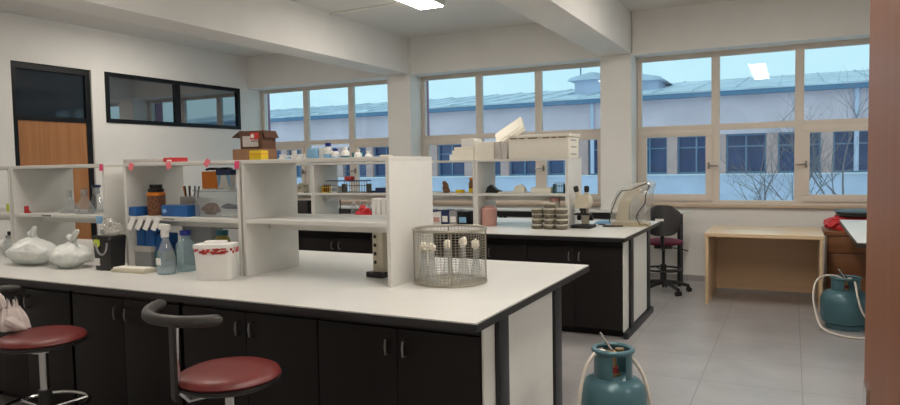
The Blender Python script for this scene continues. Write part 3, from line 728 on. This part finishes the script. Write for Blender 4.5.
# below the jar shelf, on the worktop
carton('jar_box', 'grey translucent box with pale lid under the jar shelf, below the blue boxes', 'box', -3.725, 3.03, ZW, .15, .13, .10, m_grey)
carton('box_lid', 'pale lid closing the grey translucent box under the jar shelf', 'lid', -3.725, 3.03, ZW + .1005, .155, .135, .035, m_greyfoam)
for k in range(3):
    carton('blue_box', ('left', 'middle', 'right')[k] + ' one of the blue boxes under the jar shelf behind the paper tags', 'box', -3.762 + k * .081 if k < 2 else -3.598, 3.04 if k < 2 else 3.05, ZW + .136 if k < 2 else ZW + .106, .078, .11, .11, m_blue, group='blue boxes under the jar shelf')
carton('teal_box', 'small teal box on the worktop left of the spray bottle', 'box', -3.60, 3.04, ZW, .075, .11, .1055, m_tealp)
t = thing('flat_tray', 'flat cream tray on the worktop in front of the jar shelf', 'tray', (-3.60, 2.80, ZW), .08)
MB().box(-.15, .12, -.04, .055, 0, .018, bev=.003).out('lower_sheet', m_cream, t); MB().box(-.14, .115, -.035, .05, .018, .030, bev=.003).out('upper_sheet', m_foam, t)
t = thing('spray_bottle', 'clear trigger spray bottle on the worktop left of the white tub', 'spray bottle', (-3.352, 2.83, ZW), -.2)
MB().lathe([(0, 0), (.050, 0), (.054, .01), (.054, .09), (.049, .13), (.030, .175), (.02, .20), (.017, .225), (0, .225)], (0, 0, 0), 28).out('body', m_clear, t)
MB().lathe([(0, .003), (.050, .003), (.0515, .012), (.0515, .075), (0, .075)], (0, 0, 0), 28).out('liquid', m_water, t)
b = MB(); b.cyl((0, 0, .222), .021, .03, 16); b.box(-.055, .045, -.014, .014, .262, .30, bev=.008); b.prism([(-.02, .25), (.02, .25), (.03, .265), (-.02, .268)], 'Y', -.012, .012)
b.box(-.075, -.055, -.009, .009, .272, .29, bev=.003); b.tube([(-.035, 0, .265), (-.045, 0, .24), (-.038, 0, .215)], .006, 8); b.out('trigger_head', m_paper, t)
MB().box(-.02, .032, -.0555, -.052, .06, .10).out('label', m_paper, t)
bottle('reagent_bottle', 'clear bottle with dark blue cap on the worktop between spray bottle and white tub', 'bottle', -3.335, 2.965, ZW, .059, .25, m_water, m_cap, rn=.45, hcap=.12)
bottle('reagent_bottle', 'bottle of yellow-green liquid with teal cap behind the blue-capped bottle', 'bottle', -3.225, 3.16, ZW, .05, .235, m_olive, m_tealp, rn=.6, hcap=.13, hs=.7)
carton('grey_case', 'grey box at the back under the jar shelf, behind the spray bottle', 'box', -3.44, 3.20, ZW, .26, .10, .255, m_grey)
t = thing('white_tub', 'white plastic tub with red printed band and lid on the worktop', 'tub', (-2.915, 2.805, ZW), .42); t.scale = (.80, .80, .95)
def rr(w, d, r): return [(x0 + r * cos(a), y0 + r * sin(a)) for x0, y0, s in ((w - r, d - r, 0), (-w + r, d - r, 1), (-w + r, -d + r, 2), (w - r, -d + r, 3)) for a in [s * pi / 2 + k * pi / 12 for k in range(7)]]
def taper(bmb, w0, d0, w1, d1, z0, z1, r=.03):
    b = bmesh.new(); A = [b.verts.new((x, y, z0)) for x, y in rr(w0, d0, r)]; B = [b.verts.new((x, y, z1)) for x, y in rr(w1, d1, r)]; n = len(A)
    b.faces.new(A); b.faces.new(B)
    for i in range(n): b.faces.new((A[i], A[(i + 1) % n], B[(i + 1) % n], B[i]))
    bmesh.ops.recalc_face_normals(b, faces=b.faces[:]); bmb.merge(b); return bmb
taper(MB(), .124, .074, .133, .080, 0, .150).out('body', m_paper, t)
b = taper(MB(), .134, .081, .137, .084, .150, .191); b.out('printed_band', m_paper, t)
b = MB(); rg = random.Random(3)
for k in range(46):
    x = -.118 + .236 * rg.random(); z = .154 + .028 * rg.random(); b.box(x - .012 * rg.random() - .006, x + .012 * rg.random() + .004, -.0855, -.078, z, z + .009)
for k in range(18):
    y = -.065 + .13 * rg.random(); z = .154 + .028 * rg.random(); b.box(.128, .1385, y - .01, y + .01, z, z + .009)
b.out('red_print', m_redlab, t)
b = taper(MB(), .142, .088, .140, .086, .191, .212); taper(b, .085, .05, .075, .042, .212, .228); b.out('lid', m_paper, t)

# flask shelf
for k, (x, y, r, h, rn, st, lab) in enumerate((
        (-4.565, 3.05, .068, .160, .018, None, 'clear conical flask on the flask shelf, leftmost'),
        (-4.440, 3.17, .062, .185, .024, m_dblue, 'clear flask with a dark stopper on the flask shelf, second from the left'),
                (-4.345, 3.01, .070, .170, .022, None, 'wide clear conical flask on the flask shelf, in the middle'),
        (-4.235, 3.20, .060, .235, .030, None, 'tall clear flask on the flask shelf, in front of the door'),
        (-4.11, 3.11, .062, .24, .032, None, 'tall clear flask at the right end of the flask shelf'))):
    flask('glass_flask', lab, 'flask', x, y, ZS, r, h, rn, st, 'glassware on the flask shelf')
b = MB(); b.prism([(-.012, 0), (.032, 0), (.030, .008), (.010, .014), (.004, .05), (-.010, .05)], 'Y', -.012, .012)
tag(b.out('red_clip', m_redp, None, (-4.935, 2.97, ZS)), 'small red clip at the left end of the flask shelf', 'clip')
tag(MB().box(-.032, .032, -.002, .001, -.05, .0, bev=.0006).out('blue_label', m_lblue, None, (-4.075, YS - .003, ZS - .005)), 'light blue label on the front edge of the flask shelf', 'label')
b = MB(); b.tube([(-.03, 0, .006), (.0, .01, .016), (.03, 0, .006)], .007, 8)
tag(b.out('yellow_marker', m_yellow, None, (-4.07, 3.0, ZS)), 'small yellow marker at the right end of the flask shelf', 'marker')
t = thing('shelf_label', 'narrow strip with black lettering on the flask shelf edge', 'label', (-4.63, YS + .001, ZS - .019)); MB().box(-.06, .06, -.003, 0, 0, .016).out('strip', m_paper, t)
b = MB(); xx = -.055
for wl in (.014, .01, .012, .008, .014, .008, .01, .01): b.box(xx, xx + wl * .85, -.0036, -.003, .003, .013); xx += wl + .0025
b.out('lettering', m_black, t)
def tiedbag(label, x, y, w, d, h, seed, lean, cone=.5):
    t = thing('plastic_bag', label, 'bag', (x, y, ZW), 0, None)
    b = bmesh.new(); bmesh.ops.create_icosphere(b, subdivisions=5, radius=1)
    for v in b.verts:
        p = v.co.copy(); q = 1 + .16 * noise.noise(p * 1.7 + Vector((seed, 0, 0))) + .06 * noise.noise(p * 5 + Vector((seed, 2, 0))) + .03 * abs(noise.noise(p * 11))
        top = max(0, p.z); s = (1 - cone * top ** 1.5)
        v.co = Vector((p.x * w * q * s + lean * top ** 2 * w * .4, p.y * d * q * s, h * .42 * (1 + p.z * q)))
        if v.co.z < .001: v.co.z = .001
    MB().merge(b).out('sack', m_bag, t)
    b = MB(); kx = lean * w * .42; b.ball((kx, 0, h * .86), .028, .024, .022, 3, .5, 8, seed)
    b.tube([(kx, 0, h * .84), (kx + .05 * lean, -.01, h * .95), (kx + .11 * lean, -.012, h * 1.10), (kx + .13 * lean, -.01, h * 1.16)], [.014, .018, .016, .008], 8)
    b.tube([(kx, 0, h * .84), (kx - .05, .01, h * .93), (kx - .08, .015, h * .92)], [.012, .02, .008], 8)
    b.out('knotted_top', m_bag, t); return t
tiedbag('larger milky plastic bag knotted shut, left one on the near worktop', -4.61, 2.79, .200, .12, .225, 1.3, .35)
tiedbag('smaller milky plastic bag knotted shut, beside the black bin', -4.195, 2.79, .150, .11, .215, 5.1, .55, .8)
bottle('wash_bottle', 'clear squeeze bottle with blue top between the bag and the black bin', 'bottle', -4.095, 2.975, ZW, .050, .235, m_clear, m_cap, rn=.5, hcap=.12)
t = thing('waste_bin', 'small black lidded bin with yellow sticker and white label on the worktop', 'bin', (-3.872, 2.84, ZW), .0)
b = taper(MB(), .070, .060, .080, .068, 0, .195, .02); b.out('body', m_blackpl, t)
b = taper(MB(), .084, .072, .079, .068, .195, .216, .022); b.out('lid', m_blackpl, t)
b = MB(); b.tube([(.02 + .052 * cos(a), -.073, .175 - .075 * sin(a)) for a in [pi * k / 12 for k in range(13)]], .006, 8); b.out('handle', m_grey, t)
MB().cyl((0, 0, 0), .03, .004, 18, M=T(-.028, -.0665, .175, 0, pi / 2)).out('yellow_sticker', m_ylnote, t)
MB().box(-.062, -.012, -.070, -.060, .03, .075).out('white_label', m_paper, t)
b = MB(); b.ball((0, 0, .035), .062, .05, .05, 4, .7, 9, 8, flat=0); b.ball((-.02, 0, .08), .03, .025, .03, 3, .7, 9, 3)
tag(b.out('plastic_wrap', m_cover, None, (-3.865, 2.845, ZW + .2165)), 'crumpled clear plastic bag on top of the black bin', 'bag')
# shelf at the left picture edge
tag(MB().box(-.03, .03, -.001, .001, 0, .06).out('sticky_note', m_ylnote, None, (-5.235, 3.02, ZS + .001)), 'yellow-green note standing on the shelf at the left picture edge', 'sticky note')
bottle('glass_bottle', 'clear bottle with dark cap under the shelf at the left picture edge', 'bottle', -5.17, 2.99, ZW, .05, .19, m_clear, m_black)
bottle('glass_bottle', 'clear short bottle at the left picture edge, beside the dark-capped one', 'bottle', -5.30, 3.05, ZW, .05, .15, m_clear, m_grey)

# cartons on top of the shelf corner
def openbox(label, x, y, z, w, d, h, mm, rz=0, flaps=(1, 1), extra=None):
    t = thing('cardboard_box', label, 'box', (x, y, z), rz)
    b = MB(); q = .004
    b.box(-w / 2, w / 2, -d / 2, d / 2, 0, q); b.box(-w / 2, w / 2, -d / 2, -d / 2 + q, q, h); b.box(-w / 2, w / 2, d / 2 - q, d / 2, q, h)
    b.box(-w / 2, -w / 2 + q, -d / 2 + q, d / 2 - q, q, h); b.box(w / 2 - q, w / 2, -d / 2 + q, d / 2 - q, q, h); b.out('carton', mm, t)
    if flaps[0]: MB().box(-flaps[0], 0, -d / 2, d / 2, 0, q, M=T(-w / 2, 0, h, 0, 0, -.55)).out('flap', mm, t)
    if flaps[1]: MB().box(0, flaps[1], -d / 2, d / 2, 0, q, M=T(w / 2, 0, h, 0, 0, 1.15)).out('flap', mm, t)
    return t
openbox('low brown cardboard box under the red-labelled carton, on the shelf corner', -2.858, 3.08, ZT, .205, .15, .065, m_cardb, .0, (0, 0))
t = openbox('brown carton with red label and raised flap, on the low cardboard box', -2.838, 3.09, ZT + .0655, .155, .13, .105, m_cardd, .10, (.07, .045))
MB().box(-.060, .050, -.067, -.065, .012, .075).out('white_panel', m_greyfoam, t)
lab = MB().box(-.005, .055, -.0685, -.065, .055, .094).out('red_label', m_redlab, t)
b = MB(); b.cyl((0, 0, 0), .013, .001, 18, M=T(.012, -.0687, .074, 0, pi / 2)); b.out('white_disc', m_paper, lab)
b = MB(); b.box(.0, .045, -.0675, -.0665, .042, .047); b.out('print', m_cardd, t)
t = thing('yellow_box', 'small yellow box in front of the red-labelled carton', 'box', (-2.722, 2.965, ZT))
MB().box(-.044, .044, -.03, .03, 0, .052, bev=.002).out('carton', m_yellow, t); MB().box(-.0445, .0445, -.0305, .0305, .030, .034).out('dark_stripe', m_orange, t)
tag(MB().lathe([(0, 0), (.035, 0), (.037, .006), (.03, .010), (0, .010)], (0, 0, 0), 20).out('small_lid', m_cream, None, (-1.95, 3.1, ZT)), 'small pale lid on the top right end of the empty shelf unit', 'lid')

# ------------------------------------------------------------------ second bench: top of the shelf units
t = thing('foam_box', 'long white polystyrene box with lid on top of the second bench shelf', 'foam box', (-2.194, 6.40, ZT))
b = MB(); b.box(-.306, .306, -.17, .17, 0, .195, bev=.006); b.out('body', m_foam, t)
b = MB(); b.box(-.314, .314, -.178, .178, .201, .232, bev=.006); b.box(-.296, .296, -.16, .16, .192, .203); b.out('lid', m_foam, t)
for x, wd in ((-.29, .07), (-.19, .05), (-.10, .09), (.05, .06), (.14, .04), (.21, .07)): MB().box(x, x + wd, -.1785, -.165, .192, .201).out('worn_patch', m_cardb, t)
for z in (.03, .10, .165): MB().box(.3065, .308, -.10, .08, z, z + .011).out('side_mark', m_grey, t)
carton('foam_box', 'square white polystyrene box left of the long foam box', 'foam box', -2.792, 6.42, ZT, .212, .26, .182, m_foam, bev=.006)
for k in range(2): carton('white_carton', ('left', 'right')[k] + ' one of two narrow grey-white cartons beside the long foam box', 'box', -2.648 + k * .066, 6.42, ZT, .062, .22, .178, m_greyfoam, group='narrow cartons beside the long foam box')
t = thing('slab_stack', 'white slabs piled left of the square foam box', 'foam slabs', (-3.035, 6.42, ZT))
b = MB(); b.box(-.125, .125, -.12, .12, 0, .10, bev=.005); b.out('wide_slab', m_foam, t)
MB().box(-.17, -.127, -.09, .08, 0, .06, bev=.004).out('short_slab', m_paper, t); MB().box(-.11, .115, -.10, .10, .10, .135, bev=.004).out('middle_slab', m_foam, t)
carton('white_carton', 'small white carton on the white slabs, left of the leaning lid', 'box', -2.99, 6.42, ZT + .1355, .15, .18, .085, m_paper)
b = MB(); b.box(-.165, .165, -.11, .11, 0, .045, bev=.008); b.box(-.13, .13, -.08, .08, .045, .053, bev=.003)
o = b.out('polystyrene_slab', m_foam, None, (-2.60, 6.56, ZT + .265)); o.rotation_euler = (.70, -.55, .1); tag(o, 'white polystyrene lid leaning up between the foam boxes', 'foam lid')

# bottles standing on top of the shelf seen above the empty shelf
zt = ZT
bottle('reagent_bottle', 'tall white bottle with blue cap on top of the far shelf', 'bottle', -4.835, 6.42, zt, .055, .235, m_paper, m_cap, None, .62, .5, .17, m_lblue)
bottle('reagent_bottle', 'short white bottle with blue cap right of the tall blue-capped bottle', 'bottle', -4.72, 6.40, zt, .047, .165, m_paper, m_cap, None, .66, .55, .16, m_lblue)
bottle('reagent_bottle', 'white bottle with teal label and white cap on top of the far shelf', 'bottle', -4.60, 6.43, zt, .052, .18, m_paper, m_paper, None, .64, .45, .16, m_tealp)
carton('teal_box', 'small teal box behind the white bottles on the far shelf top', 'box', -4.48, 6.50, zt, .10, .08, .115, m_tealp)
bottle('reagent_bottle', 'small cream bottle right of the teal box on the far shelf top', 'bottle', -4.39, 6.38, zt, .045, .15, m_paper, m_cream, None, .6, .5)
bottle('reagent_bottle', 'small white bottle at the right end of the bottles on the far shelf top', 'bottle', -4.26, 6.40, zt, .04, .125, m_paper, m_paper)
carton('blue_folder', 'upright blue box on the far shelf top, left of the tall blue-capped bottle', 'box', -5.04, 6.42, zt, .115, .12, .175, m_lblue)
carton('white_box', 'upright white box right of the blue one on the far shelf top', 'box', -4.935, 6.48, zt, .08, .12, .18, m_paper)
for k, (x, h, rad) in enumerate(((-5.50, .115, .045), (-5.40, .105, .042), (-5.32, .16, .038), (-5.235, .115, .045), (-5.14, .12, .03))):
    bottle('vial', ('first', 'second', 'third and tallest', 'fourth', 'fifth')[k] + ' from the left of the small white vials on the far shelf top', 'vial', x, 6.40, zt, rad, h, m_paper if k != 1 else m_lblue, m_paper, 'white vials on the far shelf top', .6, .7, .2)

# second bench shelves
b = MB(); b.prism([(-.08, 0), (.085, 0), (.085, .02), (.04, .035), (-.02, .085), (-.06, .06)], 'Y', -.03, .03)
tag(b.out('black_pouch', m_blackpl, None, (-2.72, 6.36, ZS)), 'black crumpled pouch on the shelf below the square foam box', 'pouch')
carton('paper_pad', 'white pad of paper under the foam pieces on the far shelf, beside the black pouch', 'paper', -2.56, 6.36, ZS, .17, .14, .012, m_paper)
b = MB(); b.prism([(-.06, 0), (.06, 0), (.065, .04), (.02, .085), (-.03, .07)], 'Y', -.04, .04); tag(b.out('foam_piece', m_foam, None, (-2.44, 6.36, ZS)), 'broken white foam piece on the far shelf below the long foam box', 'foam piece')
carton('white_tray', 'low white tray box on the far shelf, left of the clear rack', 'tray', -2.19, 6.36, ZS, .205, .14, .055, m_foam)
def rack(label, x, y, z, w, h, mm, n, body):
    t = thing('tube_rack', label, 'rack', (x, y, z)); b = MB(); b.box(-w / 2, w / 2, -.05, .05, 0, .008); b.box(-w / 2, w / 2, -.05, .05, h * .6, h * .6 + .006)
    b.box(-w / 2, -w / 2 + .006, -.05, .05, 0, h * .8); b.box(w / 2 - .006, w / 2, -.05, .05, 0, h * .8); b.out('frame', mm, t)
    for k in range(n):
        xx = -w / 2 + w * (k + .5) / n; MB().lathe([(0, .01), (.009, .014), (.009, h), (0, h)], (xx, -.02, 0), 10).out('tube', body, t)
    return t
rack('clear tube rack at the right end of the far shelf below the foam box', -2.02, 6.36, ZS, .11, .11, m_tealp, 5, m_clear)
b = MB(); b.ball((0, 0, .045), .035, .03, .05, 3, .4, 8, 2, flat=0); b.ball((-.015, 0, .10), .022, .02, .025, 3, .3, 8, 4); b.ball((.02, 0, .02), .03, .03, .022, 3, flat=0)
tag(b.out('brown_figurine', m_cardb, None, (-3.27, 6.36, ZS)), 'small brown lump-shaped figure on the far shelf, above the dark boxes', 'figure')
carton('yellow_box', 'small yellow box on the far shelf left of the amber bottle', 'box', -3.10, 6.36, ZS, .075, .07, .032, m_yellow)
t = thing('amber_bottle', 'amber bottle with yellow base label on the far shelf beside the upright', 'bottle', (-2.965, 6.36, ZS))
MB().lathe([(0, 0), (.034, 0), (.034, .10), (.024, .115), (.024, .14), (0, .14)], (0, 0, 0), 18).out('body', m_amber, t); MB().lathe([(.0345, 0), (.035, .002), (.035, .045), (.0345, .047)], (0, 0, 0), 18).out('label_band', m_yellow, t)
MB().cyl((0, 0, .138), .027, .022, 16).out('cap', m_orange, t)
rack('yellow tube rack on the far shelf, seen above the empty shelf board', -4.80, 6.36, ZS, .115, .09, m_yellow, 4, m_amber)
rack('white tube rack on the far shelf right of the yellow rack', -4.685, 6.36, ZS, .10, .09, m_paper, 4, m_clear)
rack('long grey tube rack on the far shelf, under the blue slat', -4.42, 6.38, ZS, .34, .125, m_jar, 10, m_clear)
carton('blue_tray', 'long thin blue tray lying across the racks on the far shelf', 'tray', -4.53, 6.38, ZS + .1265, .56, .10, .012, m_dblue)
carton('red_box', 'small dark red box on the blue tray over the racks', 'box', -4.515, 6.38, ZS + .139, .10, .06, .045, m_redlab)
carton('black_case', 'small black case at the right end of the racks on the far shelf', 'case', -4.19, 6.34, ZS, .07, .08, .022, m_blackpl)
carton('navy_box', 'navy box right of the small black case on the far shelf', 'box', -4.08, 6.38, ZS, .12, .09, .055, m_dblue)
rack('cream tube rack on the far shelf at the left end, seen past the upright', -5.175, 6.36, ZS, .10, .115, m_cream, 4, m_cream)
carton('black_box', 'black box on the second bench, seen below the cream rack', 'box', -5.16, 6.36, ZW, .22, .16, .235, m_blackpl)
carton('white_cup', 'small white box in front of the black box on the second bench', 'box', -5.13, 6.22, ZW, .05, .05, .06, m_paper)
t = thing('balance_stand', 'black stand with upright rod on the second bench, left of the red item', 'stand', (-4.375, 6.08, ZW)); MB().box(-.12, .12, -.06, .06, 0, .03, bev=.004).out('base', m_blackpl, t); MB().cyl((-.06, 0, .03), .006, .24, 8).out('rod', m_blackpl, t)
b = MB(); b.ball((0, 0, .09), .10, .07, .10, 4, .5, 7, 6, flat=0); b.box(-.06, .10, -.05, .05, 0, .03)
tag(b.out('red_helmet', m_redp, None, (-4.13, 6.09, ZW)), 'rounded red plastic item on the second bench, seen through the empty shelf', 'red item')
for k in range(4): bottle('clear_bottle', ('first', 'second', 'third', 'fourth')[k] + ' from the left of the small clear bottles behind the black stand', 'bottle', -4.52 + k * .105, 6.46, ZW, .036, .225, m_clear, m_paper, 'clear bottles behind the black stand')
for k in range(4): carton('white_card', ('first', 'second', 'third', 'fourth')[k] + ' from the left of the white boxes at the back, right of the red item', 'box', -3.96 + k * .056 + (.012 if k > 1 else 0), 6.06, ZW, .046, .08, .285, m_paper, group='white boxes right of the red item')
# row of boxes, left of the pink tub
for k, (x, w, h, mm, lab) in enumerate(((-3.425, .055, .15, m_dblue, 'navy box at the left end of the row of cartons'), (-3.335, .10, .13, m_paper, 'white carton with pink panel among the row left of the tub'),
                                        (-3.235, .085, .155, m_dblue, 'dark blue carton in the middle of the row left of the pink tub'), (-3.14, .09, .15, m_grey, 'grey carton in the row left of the pink tub'), (-3.03, .115, .14, m_black, 'black carton next to the upright, left of the pink tub'))):
    t = thing('carton', lab, 'box', (x, 6.34, ZW), 0, 'row of cartons left of the pink tub'); MB().box(-w / 2, w / 2, -.08, .08, 0, h, bev=.002).out('box', mm, t)
    MB().box(-w * .35, w * .35, -.0812, -.08, h * .2, h * .6).out('front_label', (m_paper, m_pinkjar, m_paper, m_paper, m_lblue)[k], t)
t = thing('pink_tub', 'pink plastic tub with lid on the second bench', 'tub', (-2.748, 6.30, ZW))
MB().lathe([(0, 0), (.074, 0), (.078, .01), (.08, .155), (0, .155)], (0, 0, 0), 28).out('body', m_pinkjar, t); MB().lathe([(0, 0), (.082, 0), (.083, .02), (.06, .034), (.058, .048), (0, .048)], (0, 0, .155), 28).out('lid', m_pinkjar, t)
# stacked jars
lv = [(-2.175, 4), (-2.055, 5), (-1.935, 4)]
jp = thing('stacked_jar', 'x', 'jar', (0, 0, 0)); MB().lathe([(0, 0), (.048, 0), (.056, .006), (.058, .034), (0, .034)], (0, 0, 0), 22).out('body', m_jar, jp); MB().lathe([(0, 0), (.059, 0), (.057, .012), (.04, .0155), (0, .0155)], (0, 0, .034), 22).out('lid', m_jarlid, jp)
first = True
for ci, (x, n) in enumerate(lv):
    for k in range(n):
        lab = ('bottom', 'second from the bottom', 'third from the bottom', 'fourth from the bottom', 'topmost')[k] + ' squat olive jar in the ' + ('left', 'middle', 'right')[ci] + ' stack beside the microscope'
        loc = (x, 6.135 + .01 * ((k * 7 + ci * 3) % 3), ZW + k * .0502)
        if first: jp.location = loc; jp['label'] = lab; jp['group'] = 'stacked jars beside the microscope'; first = False
        else: dup(jp, loc, 0, lab, 'stacked jars beside the microscope')
t = thing('tall_jar', 'pale tub with brown top standing behind the jar stacks', 'jar', (-2.06, 6.325, ZW)); MB().cyl((0, 0, 0), .05, .25, 20).out('body', m_jarlid, t); MB().cyl((0, 0, .25), .052, .04, 20).out('lid', m_pinkjar, t)
# microscope
t = thing('microscope', 'black and cream binocular microscope on the second bench', 'microscope', (-1.782, 6.33, ZW), .0)
MB().box(-.098, .098, -.10, .11, 0, .03, bev=.006).out('base', m_blackpl, t)
b = MB(); b.box(-.035, .035, .055, .10, .03, .24, bev=.008); b.out('arm', m_cream, t)
MB().box(-.075, .075, -.06, .055, .125, .14, bev=.003).out('stage', m_blackpl, t)
b = MB(); b.prism([(-.055, .19), (.055, .19), (.07, .235), (.065, .29), (.04, .315), (-.04, .315), (-.065, .29), (-.07, .235)], 'Y', -.05, .09); b.out('head', m_cream, t)
for s in (-1, 1):
    e = MB().cyl((0, 0, 0), .021, .07, 14, M=T(s * .042, -.02, .30, 0, .45, s * .12)).out('eyepiece_tube', m_cream, t); MB().cyl((0, 0, .06), .024, .045, 14, M=T(s * .042, -.02, .30, 0, .45, s * .12)).out('eyepiece', m_blackpl, e)
    MB().cyl((0, 0, 0), .025, .03, 16, M=T(s * .045, .075, .09, 0, 0, s * pi / 2)).out('focus_knob', m_blackpl, t)
b = MB(); b.cyl((0, -.01, .165), .032, .03, 16)
for k in range(3): b.cyl((.02 * cos(k * 2.1), -.01 + .02 * sin(k * 2.1), .142), .009, .03, 10)
b.out('nosepiece', m_blackpl, t)
# instrument under a clear dust cover
px, py = -1.395, 6.68
t = thing('benchtop_instrument', 'cream instrument with slanted head on the end of the second bench', 'instrument', (px, py, ZW), .12)
b = MB(); b.prism([(-.19, 0), (.17, 0), (.17, .025), (.10, .05), (-.12, .05), (-.19, .03)], 'Y', -.11, .12); b.out('base', m_instr, t)
b = MB(); b.prism([(-.15, .05), (-.03, .05), (-.02, .20), (.02, .28), (.10, .33), (.06, .38), (-.05, .335), (-.12, .22)], 'Y', -.07, .08); b.out('arm', m_instr, t)
b = MB(); b.prism([(.08, .335), (.17, .40), (.19, .385), (.10, .31)], 'Y', -.08, .08); b.out('head', m_grey, t)
MB().box(-.0, .13, -.07, .07, .12, .20, bev=.006).out('grey_panel', m_grey, t)
t = thing('dust_cover', 'clear plastic drawstring cover over the cream instrument', 'cover', (px, py, ZW), .12)
def hull(sc):
    return [(-.215 * sc, .04), (-.19 * sc, .22), (-.13 * sc, .34), (-.04 * sc, .405), (.12 * sc, .435), (.205 * sc, .44), (.225 * sc, .40), (.20 * sc, .30), (.175 * sc, .16), (.175 * sc, .045)]
bb = bmesh.new(); rings = []
for iy in range(9):
    v = -1 + iy / 4; q = .82 + .18 * (1 - abs(v) ** 3); rng_ = random.Random(iy)
    rings.append([bb.verts.new((x * q + .006 * noise.noise(Vector((x * 20, v * 3, z * 20))), v * (.155 - .03 * (z / .44)), z * (.93 + .07 * (1 - abs(v) ** 3)) + .012 * noise.noise(Vector((x * 15, v * 4, 5))))) for x, z in hull(1)])
for A, B in zip(rings, rings[1:]):
    for i in range(len(A) - 1): bb.faces.new((A[i], A[i + 1], B[i + 1], B[i]))
bb.faces.new(rings[0]); bb.faces.new(rings[-1]); bmesh.ops.recalc_face_normals(bb, faces=bb.faces[:])
MB().merge(bb).out('clear_bag', m_cover, t, smooth=60)
b = MB(); b.tube([(-.20, -.16, .045), (-.17, -.155, .17), (-.125, -.14, .29), (-.085, -.13, .345), (.0, -.125, .355), (.08, -.128, .39), (.155, -.13, .42), (.172, -.135, .385), (.14, -.14, .31), (.135, -.145, .23), (.07, -.155, .14), (.055, -.16, .09), (.09, -.165, .02), (.15, -.17, .025), (.16, -.17, .012)], .0045, 6); b.out('drawstring', m_black, t)
b = MB(); b.tube([(-.33, -.02, .006), (-.26, -.06, .012), (-.22, -.15, .006), (-.12, -.18, .008), (-.05, -.17, .01), (-.16, -.20, .006), (-.24, -.19, .006)], .008, 6)
tag(b.out('cable', m_blackpl, None, (px, py, ZW)), 'black cable lying in front of the covered instrument', 'cable')
b = MB(); b.prism([(-.10, 0), (.08, 0), (.10, .02), (.02, .035), (-.06, .03)], 'Y', -.06, .06); tag(b.out('folded_paper', m_lblue, None, (-1.70, 6.82, ZW)), 'pale blue folded paper between microscope and covered instrument', 'paper')
carton('paper_sheet', 'white sheet of paper on the second bench, left of the covered instrument', 'paper', -1.80, 6.62, ZW, .20, .15, .004, m_paper, .3, bev=.001)
